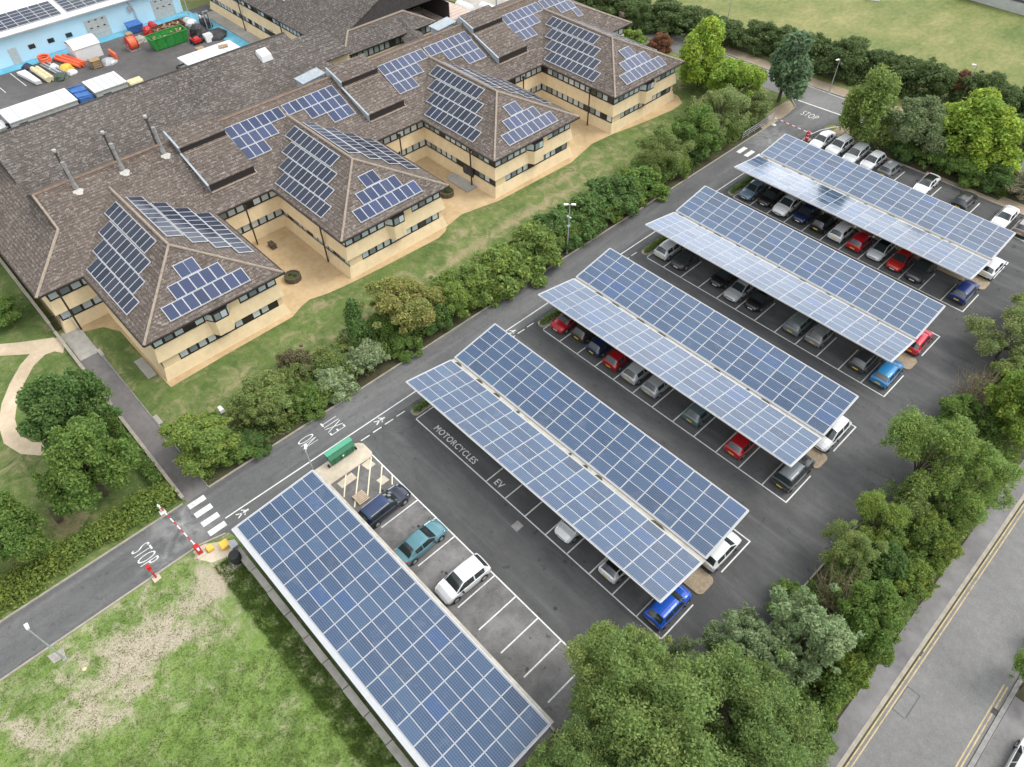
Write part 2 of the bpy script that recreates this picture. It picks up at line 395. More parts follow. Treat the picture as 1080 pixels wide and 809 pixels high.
worn_grass('lawn_worn', [(0.09, 0.135, 0.040), (0.135, 0.185, 0.053), (0.19, 0.22, 0.08)], (0.31, 0.255, 0.15), (0.05, 0.085, 0.022))

S = sheet
S('ground', rect(-700, -600, 700, 900), -0.03, 'meadow')
grid_sheet('rough_ground', -9.0, -60, 36, -4.95, 0.5, -0.012, 'rough_grass', [
    (-4.2, -23.4, 3.2, 7.0, 12, .42), (-5.3, -15.8, 2.0, 1.5, 0, .95), (-4.6, -18.6, 1.3, 2.2, 10, .62), (-3.6, -20.6, .6, 2.4, -30, .5), (-4.4, -24.0, 1.3, 2.6, 15, .85), (-6.4, -25.2, 1.0, 1.6, 0, .45), (-2.4, -23.6, 1.0, 1.6, 40, .55),
    (-2.9, -21.2, .5, 2.8, -14, .6), (-2.2, -27.2, 1.4, 1.2, 20, .55), (-2.0, -29.6, 1.0, 1.6, 0, .6), (-4.9, -31.4, 2.4, .8, 28, .85), (-.6, -25.6, 1.3, .9, 40, .4), (-8.4, -21, .5, 9, 0, .3), (-6.2, -28.6, .6, 1.0, 0, .4),
    (-7.6, -31.5, 1.4, 1.6, 0, .3), (4, -27, 4, 2, 0, .06), (6, -14.4, 9, .6, 0, .35), (-1.0, -17.6, .8, 2.0, -20, .3)])
grid_sheet('lawn', -27.9, -12.2, -13.5, 72, 0.5, -0.012, 'lawn_worn', [
    (-22.5, 28, 4.5, 60, 0, 0.08), (-22.0, 24, 0.5, 20, 1.5, 0.35),
    (-22.5, 36, 1.0, 14, -2, 0.5), (-21.2, 16, 0.8, 9, 3, 0.35), (-23, -4.5, 1.6, 2.2, 0, 0.45), (-25.2, 27, 1.2, 3, 0, 0.4), (-24.8, 44, 0.8, 6, 0, 0.55),
    (-20.5, -8.5, 1.2, 1.6, 0, 0.55), (-24.7, 52, 1.0, 3, 0, 0.4), (-22.5, 3, 0.6, 2.5, 30, 0.5), (-25.9, 8, 0.7, 3, 0, 0.4), (-24, 62, 2, 3, 0, 0.35), (-20, -10.8, 2.6, 1.0, 0, 0.5)])
grid_sheet('lawn', -44, -12.2, -27.9, -8.9, 0.4, -0.013, 'lawn_worn', [(-33, -11.9, 5, 0.4, 0, 0.5), (-29.5, -9.5, 2.5, 0.5, 0, 0.4)])
grid_sheet('lawn', -60, -60, -13.5, -14.35, 0.6, -0.013, 'lawn_worn', [(-19, -22.5, 2.2, 1.6, 0, 0.9), (-36.5, -24, 2, 2, 0, 0.6), (-27.5, -22.6, 2.5, 2, 0, 0.4), (-22, -28, 3, 2, 0, 0.5), (-42, -22, 1.5, 1.5, 0, 0.6)])
grid_sheet('lawn', -42, 70, -13.5, 84, 0.6, -0.011, 'lawn_worn', [(-31, 74, 3.0, 2.2, 0, 0.6), (-22, 80, 3, 2, 0, 0.3), (-38, 79, 3, 3, 0, 0.5)])
grid_sheet('field', -75, 90.5, 160, 300, 2.0, -0.016, 'meadow')
sheet('planting_bed', [(-19.2, -13.4), (-13.55, -13.4), (-13.55, 73), (-18.2, 70), (-18.8, 30), (-18.0, 0)], -0.006, 'soil')
sheet('planting_bed', [(-6.5, 77.5), (22.5, 77.5), (30, 77.5), (34, 96), (-2, 90), (-5, 84), (-6.8, 80.5)], -0.006, 'soil')
sheet('planting_bed', [(26.6, -5), (33.7, -14), (33.7, 75), (28.8, 75), (28.8, 34), (26.8, 25)], -0.006, 'soil')
sheet('planting_bed', [(20.9, -14), (33.7, -14), (26.6, -4.9), (20.9, -4.9)], -0.008, 'soil')

# car park, drive, roads
sheet('car_park', [(-13.4, -4.9), (26.5, -4.9), (26.7, 14), (26.9, 24), (28.9, 34), (29.2, 77.3), (-6.7, 77.3), (-6.7, 78.5), (-13.4, 78.5)], 0.0, 'asphalt')
sheet('parking_bays', rect(-2.4, -4.75, 20.8, -0.05), 0.004, 'asphalt_bays')
sheet('parking_bays', rect(-6.4, -13.0, 20.8, -4.95), 0.002, 'asphalt_bays')
drive = [(-13.4, -70), (-9.0, -70), (-9.0, -15.5), (-8.4, -13.2), (-7.6, -12.9), (-7.3, -5.0), (-8.7, -4.7), (-8.7, 72), (-8.6, 76.5), (-7.6, 80.0), (-5.4, 82.2), (-4.6, 83.6), (-15.8, 83.0), (-15.4, 82.2), (-13.7, 80.8), (-13.4, 78)]
sheet('driveway', drive, 0.004, 'asphalt_drive')
far = [(-120, 72.0), (-60, 79.5), (-40, 81.9), (-15, 82.4), (-5, 83.2), (20, 86.6), (60, 95)]
sheet('far_road', far + [(p[0], p[1] + 5.2) for p in reversed(far)], 0.008, 'asphalt_road')
sheet('road', rect(35.45, -80, 41.1, 160), 0.0, 'asphalt_road')
b = MB(); b.box(33.75, -80, -0.1, 35.15, 160, 0.09); setting(b.build('pavement', 'pavement'))
b = MB(); b.box(41.45, -80, -0.1, 43.1, 19.9, 0.09); setting(b.build('pavement', 'pavement'))
sheet('side_drive', rect(41.5, -60, 47, 16.9), 0.094, 'asphalt_road')
sheet('verge', rect(41.45, 19.9, 60, 120), 0.01, 'soil')
sheet('garden_ground', rect(43.1, 17.1, 60, 19.9), 0.03, 'soil')
sheet('yard', rect(-107.2, -40, -64, 38), 0.0, 'yard')
sheet('yard', rect(-76, 54, -50.5, 82), -0.004, 'concrete')
sheet('yard_walkway', rect(-103.9, 35.3, -62.3, 37.8), 0.004, 'concrete')
sheet('painted_walkway', rect(-107.1, -40, -105.2, 34.2), 0.004, 'paint_cyan')
sheet('painted_walkway', rect(-105.2, 32.9, -66, 35.2), 0.005, 'paint_cyan')
# kerbs
def kerb(pts, w=0.14, h=0.12, mat='kerb', z=0.0):
    k = MB()
    for a, c in zip(pts[:-1], pts[1:]):
        k.bar((a[0], a[1], z + h / 2 - 0.03), (c[0], c[1], z + h / 2 - 0.03), w, h + 0.06)
    return setting(k.build('kerb', mat))
kerb([(-13.47, -70), (-13.47, -14.6)]); kerb([(-13.47, -12.2), (-13.47, 77.8), (-13.8, 80.6), (-15.3, 82.0)])
kerb([(-8.93, -70), (-8.93, -15.5), (-8.4, -13.4)])
kerb([(-6.6, 77.37), (30, 77.37)], 0.16)
kerb([(26.6, -4.9), (26.8, 14), (27.0, 24), (29.0, 34), (29.3, 77)], 0.14)
kerb([(35.3, -80), (35.3, 160)], 0.28, 0.1, 'kerb'); sheet('gutter_dirt', rect(35.44, -80, 35.58, 160), 0.004, 'soil'); kerb([(41.27, -80), (41.27, 60)], 0.3, 0.1, 'kerb_grey')
kerb([(p[0], p[1] + 5.3) for p in far], 0.2, 0.12, 'kerb'); 
kerb([(-7.0, -4.86), (20.8, -4.86)], 0.16, 0.1, 'kerb')

# forecourt and paths
forecourt = [(-41.4, -12.4), (-40.0, -12.2), (-39.2, -10.4), (-37.4, -9.4), (-28.6, -9.3), (-26.5, -9.2), (-26.7, -2.9), (-26.75, 4.6), (-27.5, 6.2), (-27.8, 7.4), (-27.2, 9.6), (-26.9, 12.3), (-26.6, 16.7),
             (-26.3, 24.3), (-26.7, 25.6), (-27.3, 26.4), (-27.9, 29.2), (-27.3, 32.2), (-26.8, 34.3), (-26.6, 41.3), (-26.4, 47.1), (-27.0, 49.6), (-27.6, 52.4), (-27.3, 56.2), (-26.3, 61.8), (-25.6, 67.6), (-25.9, 70.0), (-27.6, 71.2), (-30, 71.4), (-41.4, 72)]
sheet('forecourt', forecourt, -0.002, 'paving')
b = MB(); b.prism(rect(-41.2, -14.1, -36.0, -12.2), -0.05, 0.05); b.box(-36.2, -12.35, -0.05, -35.0, -12.0, 0.22); setting(b.build('landing', 'concrete'))
b = MB(); b.box(-32.2, -10.3, -0.05, -29.0, -9.4, 0.06); setting(b.build('pavement', 'concrete'))
sheet('footpath', rect(-36.0, -14.25, -13.4, -12.25), 0.003, 'path_grey')
kerb([(-36.0, -12.2), (-13.5, -12.2)], 0.1, 0.06, 'kerb_grey')
def ribbon(name, pts, w, z, mat):
    P = [Vector((p[0], p[1])) for p in pts]; l, r = [], []
    for i, p in enumerate(P):
        d = (P[min(i + 1, len(P) - 1)] - P[max(i - 1, 0)]).normalized(); n = Vector((-d.y, d.x)) * (w[i] if isinstance(w, list) else w) / 2
        l.append(p + n); r.append(p - n)
    k = MB()
    for i in range(len(P) - 1):
        k.poly([(l[i].x, l[i].y, z), (r[i].x, r[i].y, z), (r[i + 1].x, r[i + 1].y, z), (l[i + 1].x, l[i + 1].y, z)][::-1])
    return setting(k.build(name, mat))
ribbon('footpath', [(-39.6, -14.2), (-40.2, -15.2), (-40.2, -16.6), (-39.2, -18.2), (-37.4, -19.8), (-35.4, -21.2), (-33.2, -22.2), (-30.8, -22.6), (-28.8, -22.0), (-27.2, -20.6), (-26.0, -19)], [2.8, 2.0, 1.6] + [1.4] * 8, 0.001, 'tan_path')
ribbon('footpath', [(-40.3, -15.4), (-41.4, -16.8), (-42.4, -18.2), (-44, -20.2), (-47, -23), (-52, -27)], [2.4, 2.0, 1.8, 1.7, 1.7, 1.7], -0.001, 'tan_path')
b = MB(); b.prism([(-8.6, -4.8), (-8.6, -0.5), (-8.35, -0.1), (-8.0, 0.15), (-6.7, 0.15), (-6.35, -0.1), (-6.4, -4.6), (-6.9, -4.75)], -0.05, 0.1); setting(b.build('pavement', 'pad'))
ribbon('footpath', [(-8.6, -15.9), (-7.6, -15.0), (-6.9, -13.6)], [1.2, 1.8, 1.4], -0.004, 'pad')
for pts in ([(-6.13, -4.0), (-6.22, -2.44), (-5.41, -2.4), (-5.41, -3.95)], [(-6.25, -1.34), (-6.35, -0.47), (-5.46, -0.37), (-5.42, -1.21)], [(-4.04, -1.37), (-4.04, -0.58), (-3.29, -0.51), (-3.3, -1.3)]):
    sheet('pavement', pts, 0.006, 'pad')
sheet('pavement', rect(-6.4, -4.75, -2.4, -0.02), 0.003, 'asphalt_bays')
# brown verges at the far junction
sheet('verge', [(-6.7, 77.5), (-6.6, 80.4), (-5.4, 81.9), (-4.2, 82.2), (-3.2, 80.6), (-2.6, 77.5)], 0.012, 'gravel')
sheet('verge', [(-13.6, 72), (-13.6, 79.5), (-14.4, 81.4), (-15.6, 81.6), (-15.8, 78), (-15.2, 73)], 0.006, 'gravel')
sheet('verge', rect(16.0, 77.5, 30, 79.6), -0.003, 'gravel'); sheet('verge', rect(7, 77.5, 16, 78.3), -0.003, 'gravel')
ribbon('verge', [(p[0], p[1] + 6.6) for p in far], 2.4, -0.009, 'gravel')

# ---------------------------------------------------------------- painted markings
W0, U0 = 0.11, -7.06
MZ = 0.008
def line(b, u0, v0, u1, v1, w=W0, z=MZ):
    a, c = Vector((u0, v0)), Vector((u1, v1)); d = (c - a).normalized(); n = Vector((-d.y, d.x)) * w / 2
    b.poly([(p.x, p.y, z) for p in (a - n, c - n, c + n, a + n)])
bl = MB()
for k in range(0, 10):                                              # the open row beside the flat canopy
    line(bl, 2.4 * k, -0.06, 2.4 * k, -3.85)
line(bl, -6.7, 0, 21.6, 0)
rows = {'B': 5.37, 'C': 22.16, 'D': 38.9, 'E': 55.66}
for n, v in rows.items():
    ks = range(0, 13)
    line(bl, U0 + 0.1, v, U0 + 28.86, v)
    for k in ks:
        if n == 'B' and k in (1, 2, 3): continue
        u = U0 + 2.4 * k + (0.1 if n == 'B' else 0)
        line(bl, u, v + 0.06, u, v + 3.85)
    vb = v + 11.5
    line(bl, U0 + 0.1, vb, U0 + 28.86, vb)
    for k in range(0, 13):
        line(bl, U0 + 2.4 * k, vb - 0.06, U0 + 2.4 * k, vb - 3.9)
line(bl, -6.5, 72.35, 24.5, 72.35)
for k in range(0, 15):
    line(bl, -7.0 + 2.41 * k, 72.4, -7.0 + 2.41 * k, 76.1)
setting(bl.build('parking_bay_lines', 'paint_white'))
rm = MB()
line(rm, -9.75, -12.7, -9.45, 40, 0.12); line(rm, -9.45, 40, -9.05, 70, 0.12)
for a, c in ((0.2, 5.6), (17.2, 22.4), (33.8, 39.0), (50.4, 55.6)):
    v = a
    while v < c - 0.5:
        line(rm, -8.45, v, -8.42, min(v + 0.95, c), 0.11); v += 1.35
line(rm, -8.3, 69.5, -8.25, 75.6, 0.14); pts = [(-8.25, 75.6), (-7.9, 77.6), (-7.0, 79.6), (-5.6, 81.0), (-3.5, 82.0), (-1, 82.7)]
for p, q in zip(pts[:-1], pts[1:]): line(rm, *p, *q, 0.14)
line(rm, -15.3, 82.5, -4.0, 83.5, 0.22, 0.012)
line(rm, -42, 86.7, -10, 87.6, 0.10, 0.012)
setting(rm.build('road_lines', 'paint_white'))
zb = MB()
for i in range(4):
    u = -12.86 + i * 1.17
    zb.poly([(u - 0.28, -14.42, MZ), (u + 0.28, -14.42, MZ), (u + 0.28, -12.9, MZ), (u - 0.28, -12.9, MZ)])
for i in range(4):
    u = -12.52 + i * 1.19
    zb.poly([(u - 0.30, 64.6, MZ), (u + 0.30, 64.6, MZ), (u + 0.30, 66.4, MZ), (u - 0.30, 66.4, MZ)])
setting(zb.build('zebra_crossing', 'paint_white'))
yl = MB()
for u in (35.62, 35.88): line(yl, u, -80, u, 160, 0.09)
for u in (40.62, 40.86): line(yl, u, -80, u, 20.2, 0.09)
setting(yl.build('double_yellow_lines', 'paint_yellow'))
hm = MB()
for p, q in (((-6.63, -2.7), (-4.57, -4.37)), ((-6.57, -1.31), (-3.13, -4.31)), ((-6.51, -0.06), (-3.0, -3.1)), ((-4.94, -0.07), (-2.74, -1.95)), ((-3.51, -0.05), (-2.73, -0.64))):
    line(hm, *p, *q, 0.11, 0.010)
setting(hm.build('hatched_lines', 'paint_cream'))
def words(txt, u0, v0, u1, v1, rz=0, bold=0.03):
    cu = bpy.data.curves.new('lettering', 'FONT'); cu.body = txt; cu.offset = bold; cu.space_character = 1.1
    t = bpy.data.objects.new('lettering', cu); COL.objects.link(t)
    dg = bpy.context.evaluated_depsgraph_get(); me = bpy.data.meshes.new_from_object(t.evaluated_get(dg))
    bpy.data.objects.remove(t)
    co = np.array([v.co[:] for v in me.vertices]); lo, hi = co.min(0), co.max(0)
    f = (co - lo) / np.maximum(hi - lo, 1e-6)
    if rz: f = 1 - f
    out = np.stack([u0 + f[:, 0] * (u1 - u0), v0 + f[:, 1] * (v1 - v0), np.full(len(f), MZ)], -1)
    me.vertices.foreach_set('co', out.ravel()); me.update(); me.materials.clear(); me.materials.append(MAT['paint_white'])
    o = bpy.data.objects.new('painted_lettering', me); COL.objects.link(o); return setting(o)
words('STOP', -12.2, -19.8, -10.15, -18.3, bold=-0.012)
words('EXIT', -12.65, -1.4, -10.8, 0.2, 180, bold=-0.015); words('NO', -12.35, -4.1, -11.25, -2.5, 180, bold=-0.015)
words('MOTORCYCLES', -4.95, 5.78, 0.55, 6.42, bold=0.012); words('EV', 3.2, 5.75, 4.05, 6.4, bold=0.012)
words('STOP', -12.25, 79.3, -9.9, 80.65, bold=-0.012)
def walker(u, v):
    k = MB(); Q = lambda pts: k.poly([(u + y * 0.62, v + x, MZ) for x, y in pts][::-1])
    # drawn along v: head towards +v
    Q([(0.42 + 0.1 * math.cos(a), 0.02 + 0.16 * math.sin(a)) for a in np.linspace(0, 2 * math.pi, 9)[:-1]])
    Q([(0.32, -0.18), (0.32, 0.16), (-0.05, 0.12), (-0.05, -0.14)])
    Q([(-0.02, -0.14), (0.02, 0.02), (-0.55, 0.42), (-0.58, 0.24)]); Q([(-0.02, -0.05), (0.0, 0.14), (-0.55, -0.28), (-0.58, -0.46)])
    Q([(0.30, 0.12), (0.22, 0.2), (0.0, 0.55), (-0.06, 0.42)]); Q([(0.30, -0.14), (0.2, -0.14), (-0.06, -0.5), (0.04, -0.58)])
    return setting(k.build('pedestrian_symbol', 'paint_white'))
for u, v in ((-9.2, -11.35), (-9.15, 2.9), (-9.0, 19.6), (-8.9, 36.2)): walker(u, v)
# ironwork and patches
ib = MB(); ib.prism(rect(7.3, 3.9, 8.02, 4.7), 0.0, 0.006); setting(ib.build('manhole_cover', 'kerb_grey'))
ib = MB(); ib.prism([(14.78 + 0.16 * math.cos(a), 1.45 + 0.16 * math.sin(a)) for a in np.linspace(0, 6.28, 13)[:-1]], 0, 0.006); setting(ib.build('manhole_cover', 'black'))
ib = MB()
for x0, y0, x1, y1 in ((35.95, 13.0, 36.0, 15.2), (36.85, 13.1, 36.92, 15.2), (35.95, 12.98, 36.9, 13.05), (35.95, 15.15, 36.85, 15.22)): ib.prism(rect(x0, y0, x1, y1), 0, 0.005)
setting(ib.build('road_patch_seam', 'asphalt'))
for u, v in ((35.42, 18.1), (40.95, 17.9)):
    g = MB(); g.box(u - 0.22, v - 0.25, -0.02, u + 0.22, v + 0.25, 0.012)
    for i in range(5): g.box(u - 0.2 + i * 0.09, v - 0.22, 0.012, u - 0.16 + i * 0.09, v + 0.22, 0.02)
    setting(g.build('drain_grating', 'black'))
# kerbed islands under the twin canopies
def rounded(u0, v0, u1, v1, r, n=5):
    o = []
    for cx, cy, a0 in ((u1 - r, v1 - r, 0), (u0 + r, v1 - r, 90), (u0 + r, v0 + r, 180), (u1 - r, v0 + r, 270)):
        for i in range(n + 1): a = R(a0 + 90 * i / n); o.append((cx + r * math.cos(a), cy + r * math.sin(a)))
    return o
for n, v in rows.items():
    k = MB(); k.prism(rounded(-8.15, v + 0.1, -7.12, v + 11.4, 0.48), -0.05, 0.12); setting(k.build('kerbed_island', 'kerb'))
    k = MB(); k.prism(rounded(-7.0, v + 4.72, 21.85, v + 6.72, 0.5), -0.05, 0.1); setting(k.build('kerbed_island', 'gravel'))
# ================================================================== office building with four hipped wings
SL = 0.45                                   # roof pitch
EZ = 5.5                                    # eaves height
WINGS = [-9.5, 12.2, 34.0, 55.65]; WW = 14.8
office = thing('office_building', 'pale brick two-storey office with four hipped wings and solar panels on brown tiles', 'office building', (-40, 30, 0))

def offset_path(path, d):
    """plan polyline moved outwards (to its right) by d with mitred corners"""
    P = [Vector(p) for p in path]; out = []
    for i, p in enumerate(P):
        ds = []
        if i > 0: ds.append((P[i] - P[i - 1]).normalized())
        if i < len(P) - 1: ds.append((P[i + 1] - P[i]).normalized())
        ns = [Vector((q.y, -q.x)) for q in ds]
        if len(ns) == 1: out.append(p + ns[0] * d)
        else:
            m = (ns[0] + ns[1]); m = m / m.dot(ns[0]); out.append(p + m * d)
    return out
LOW = [(0.0, 0.42), (1.25, 0.08), (1.25, -0.06)]
UP = [(2.42, -0.06), (2.42, 0.32), (3.90, 0.05), (3.90, -0.06)]
def profile(mb, path, prof):
    for (z0, d0), (z1, d1) in zip(prof[:-1], prof[1:]):
        a, b2 = offset_path(path, d0), offset_path(path, d1)
        for i in range(len(path) - 1):
            mb.poly([(a[i].x, a[i].y, z0), (a[i + 1].x, a[i + 1].y, z0), (b2[i + 1].x, b2[i + 1].y, z1), (b2[i].x, b2[i].y, z1)])
IN = 0.8
path = [(-66, -13.2), (-41.3, -13.2)]
# travel so that the outside is on the right-hand side: towards +u the outside is -v
corner = [(-41.3, -13.2)]
for v0 in WINGS:
    corner += [(-41.3, v0 + IN), (-27.8, v0 + IN), (-27.8, v0 + WW - IN), (-41.3, v0 + WW - IN)]
corner += [(-41.3, 74.2), (-58, 74.2)]
corner = [(-66, -13.2)] + corner
def on_right(path): return path
mb = MB(); profile(mb, corner, LOW); mb.build('lower_wall', 'brick_pale', office)
mb = MB(); profile(mb, corner, UP); mb.build('upper_wall', 'brick_pale', office)
# soffit and dark fascia under the eaves
mb = MB(); profile(mb, corner, [(5.36, -0.06), (5.34, 0.80), (5.52, 0.82)]); mb.build('soffit', 'dark_brown', office)
NSEG = 0
def window_band(parent, a, b, nrm, z0, z1, seed, d=-0.06, gap=None):
    """dark frame strip from a to b with panes set in it; nrm points outwards"""
    a, b = Vector(a), Vector(b); ln = (b - a).length; t = (b - a) / ln
    P = lambda s, z, o: (a.x + t.x * s + nrm[0] * o, a.y + t.y * s + nrm[1] * o, z)
    f = MB(); f.poly([P(0, z0, d), P(ln, z0, d), P(ln, z1, d), P(0, z1, d)])
    for zz in (z0 + 0.05, z1 - 0.05):
        f.hexa([P(0, zz - 0.05, d), P(ln, zz - 0.05, d), P(ln, zz - 0.05, d + 0.05), P(0, zz - 0.05, d + 0.05), P(0, zz + 0.05, d), P(ln, zz + 0.05, d), P(ln, zz + 0.05, d + 0.05), P(0, zz + 0.05, d + 0.05)])
    o = f.build('window_band', 'dark_brown', parent)
    g = MB(); rnd = random.Random(seed); n = max(1, int(ln / 0.98)); w = ln / n
    for i in range(n):
        if rnd.random() < 0.1: continue
        s0, s1 = i * w + 0.13, (i + 1) * w - 0.13
        g.poly([P(s0, z0 + 0.14, d + 0.02), P(s1, z0 + 0.14, d + 0.02), P(s1, z1 - 0.14, d + 0.02), P(s0, z1 - 0.14, d + 0.02)])
    if g.v: g.build('glass_panes', 'office_glass', o)
    return o
def fill(mb, a, b, nrm, z0, z1, d):
    a, b = Vector(a), Vector(b)
    mb.poly([(a.x + nrm[0] * d, a.y + nrm[1] * d, z0), (b.x + nrm[0] * d, b.y + nrm[1] * d, z0), (b.x + nrm[0] * d, b.y + nrm[1] * d, z1), (a.x + nrm[0] * d, a.y + nrm[1] * d, z1)])
sd = 1
for i in range(len(corner) - 1):
    a, c = Vector(corner[i]), Vector(corner[i + 1]); t = (c - a).normalized(); nrm = (t.y, -t.x)
    ln = (c - a).length
    if abs(a.x + 27.8) < 0.01 and abs(c.x + 27.8) < 0.01:            # the front of a wing
        A = lambda s: (a.x + t.x * s, a.y + t.y * s)
        for s0, s1 in ((0.0, 5.3), (9.0, ln)): window_band(office, A(s0 + 0.02), A(s1), nrm, 3.92, 5.36, sd); sd += 1
        fw = MB(); fill(fw, A(5.3), A(9.0), nrm, 3.89, 5.36, 0.04); fw.build('wall_infill', 'brick_pale', office)
        window_band(office, A(1.7), A(ln - 0.5), nrm, 1.27, 2.42, sd); sd += 1
        fw = MB(); fill(fw, A(0), A(1.7), nrm, 1.24, 2.43, 0.03); fw.build('wall_infill', 'brick_pale', office)
        fw = MB(); fill(fw, A(ln - 0.5), A(ln), nrm, 1.24, 2.43, 0.03); fw.build('wall_infill', 'brick_pale', office)
        # canted oriel on the upper floor
        vc = (a.y + c.y) / 2; u = -27.8
        bay = MB(); pl = [(u - 0.1, vc - 1.35), (u + 0.92, vc - 0.75), (u + 0.92, vc + 0.75), (u - 0.1, vc + 1.35)]
        bay.prism(pl, 2.3, 4.05); bo = bay.build('bay_window', 'brick_pale', office)
        bf = MB(); bf.prism([(x - 0.02, y) for x, y in pl], 4.05, 5.2); bfo = bf.build('window_frame', 'dark_brown', bo)
        gp = MB()
        for k in range(3):
            p, q = Vector(pl[k]), Vector(pl[k + 1]); e = (q - p); n2 = Vector((e.y, -e.x)).normalized() * 0.012
            for f0, f1 in (((0.12, 0.88),) if k != 1 else ((0.08, 0.47), (0.53, 0.92))):
                g0, g1 = p + e * f0 + n2, p + e * f1 + n2
                gp.poly([(g0.x, g0.y, 4.25), (g1.x, g1.y, 4.25), (g1.x, g1.y, 5.0), (g0.x, g0.y, 5.0)])
        gp.build('glass_panes', 'office_glass', bo)
    else:
        if ln < 1.0: continue
        window_band(office, a, c, nrm, 3.92, 5.36, sd); sd += 1
        window_band(office, a, c, nrm, 1.27, 2.42, sd); sd += 1
# double door and its landing on the third wing
d = MB(); d.box(-33.7, 34.62, 0.0, -31.7, 34.72, 2.3); do = d.build('double_door', 'dark_brown', office)
d = MB()
for x in (-33.55, -32.62): d.box(x, 34.6, 0.25, x + 0.78, 34.62, 2.1)
d.build('door_glass', 'dark_glass', do)
d = MB(); d.box(-34.6, 32.7, -0.02, -30.8, 34.4, 0.16); d.box(-35.4, 33.1, -0.02, -34.6, 34.4, 0.08); d.build('door_landing', 'concrete', office)
# downpipes
for u, v in ((-31.7, 12.5), (-40.1, 8.4), (-31.5, 34.1), (-31.3, 55.5), (-40.4, -12.2), (-40.1, 30.0), (-40.1, 51.6)):
    p = MB(); p.tube([(u, v, 0), (u, v, 5.35)], 0.09, 8); p.box(u - 0.14, v - 0.14, 4.95, u + 0.14, v + 0.14, 5.3); p.build('downpipe', 'dark_brown', office)

# roofs -------------------------------------------------------------
VL, VR = -14.1, 75.0
RU, RZ = -50.2, EZ + 9.7 * SL
T = 0.14
rb = MB()
pts = [(-40.5, VL, EZ)]
for v0 in WINGS: pts += [(-40.5, v0, EZ), (-47.9, v0 + WW / 2, EZ + 7.4 * SL), (-40.5, v0 + WW, EZ)]
hk = 5.4
pts += [(-40.5, VR, EZ), (RU, VR - 9.7, RZ), (RU, VL + hk, RZ), (-40.5 - hk, VL + hk, EZ + hk * SL)]
rb.slab(pts, T)
rb.slab([(-40.5, VR, EZ), (-59.9, VR, EZ), (RU, VR - 9.7, RZ)], T)      # far hip
rb.slab([(-40.5, VL, EZ), (-40.5 - hk, VL + hk, EZ + hk * SL), (-72, VL + hk, EZ + hk * SL), (-72, VL, EZ)], T)   # near hip
rb.build('main_roof', 'tile_brown', office)
for v0 in WINGS:
    w = MB(); v1, vc = v0 + WW, v0 + WW / 2; az = EZ + 7.4 * SL
    w.slab([(-27.0, v0, EZ), (-34.4, vc, az), (-47.9, vc, az), (-40.5, v0, EZ)], T)
    w.slab([(-27.0, v1, EZ), (-40.5, v1, EZ), (-47.9, vc, az), (-34.4, vc, az)], T)
    w.slab([(-27.0, v0, EZ), (-27.0, v1, EZ), (-34.4, vc, az)], T)
    wo = w.build('wing_roof', 'tile_brown', office)
    r = MB(); e = 0.03
    r.tube([(-34.4, vc, az + e), (-27.05, v0 + 0.05, EZ + e)], 0.13, 6); r.tube([(-34.4, vc, az + e), (-27.05, v1 - 0.05, EZ + e)], 0.13, 6)
    r.tube([(-34.35, vc, az + e), (-47.9, vc, az + e)], 0.15, 6); r.build('ridge_tiles', 'ridge_beige', wo)
    g = MB()
    for p, q in (((-27.0, v0), (-27.0, v1)), ((-27.0, v0), (-40.5, v0)), ((-27.0, v1), (-40.5, v1))):
        dx = 0.05 if p[0] == q[0] else 0; dy = 0 if dx else (-0.05 if p[1] == v0 else 0.05)
        g.bar((p[0] + dx, p[1] + dy, EZ - 0.08), (q[0] + dx, q[1] + dy, EZ - 0.08), 0.11, 0.12)
    g.build('gutter', 'dark_brown', wo)
# back slope of the main ridge, valley and taller rear range
bz = lambda u: RZ - SL * (RU - u)
vz = bz(-56.0)
rr = MB()
rr.slab([(RU, VL + hk, RZ), (RU, 62, RZ), (-56.0, 62, vz), (-56.0, VL + hk, vz)], T)
rr.slab([(RU, VR - 9.7, RZ), (-59.9, VR, EZ), (-59.9, 62, EZ), (-56.0, 62, vz - 0.0), (RU, 62, RZ)], T)
rr.build('back_slope', 'tile_brown', office)
TU, TZ = -63.6, vz + 7.6 * SL
rr = MB()
rr.slab([(-56.0, -8.75, vz), (-56.0, 33.2, vz), (-59.5, 30.3, vz + 3.5 * SL), (TU, 29.6, TZ), (TU, -8.75, TZ)], T)
rr.slab([(TU, -8.75, TZ), (TU, 29.6, TZ), (-72, 29.6, TZ - 8.4 * SL), (-72, -8.75, TZ - 8.4 * SL)], T)
rr.slab([(-59.4, 29.6, 7.2), (-59.4, 36.9, 7.2), (-66.0, 36.9, 8.4), (-66.0, 29.6, 8.4)], T)
rr.build('rear_roof', 'tile_grey', office)
rr = MB()
rr.poly([(-40.5 - hk, VL + hk - 0.06, EZ + hk * SL), (RU, VL + hk - 0.06, RZ), (-54.6, VL + hk - 0.06, EZ + hk * SL)])
rr.poly([(-56, -8.8, vz), (TU, -8.8, TZ), (-71, -8.8, vz)])
rr.poly([(-56, 29.7, 6), (-56, 29.7, vz), (TU, 29.7, TZ - 0.1), (-72, 29.7, TZ - 8.4 * SL - 0.1), (-72, 29.7, 4)])
rr.build('gable', 'slate_dark', office)
wv = MB(); wv.box(-72, -13.0, 0, -71.6, 29.5, 6.6); wv.box(-72, 29.3, 0, -56, 29.6, 7.0); wv.box(-66, 29.8, 0, -60.0, 36.8, 6.9); wv.build('rear_wall', 'brick_pale', office)
lt = MB(); lt.box(-59.9, 31.5, 0, -56.6, 36.4, 5.2); lt.slab([(-56.3, 31.2, 5.3), (-59.95, 31.2, 5.9), (-59.95, 36.6, 5.9), (-56.3, 36.6, 5.3)], 0.12); lt.build('link_roof', 'slate_dark', office)
r = MB()
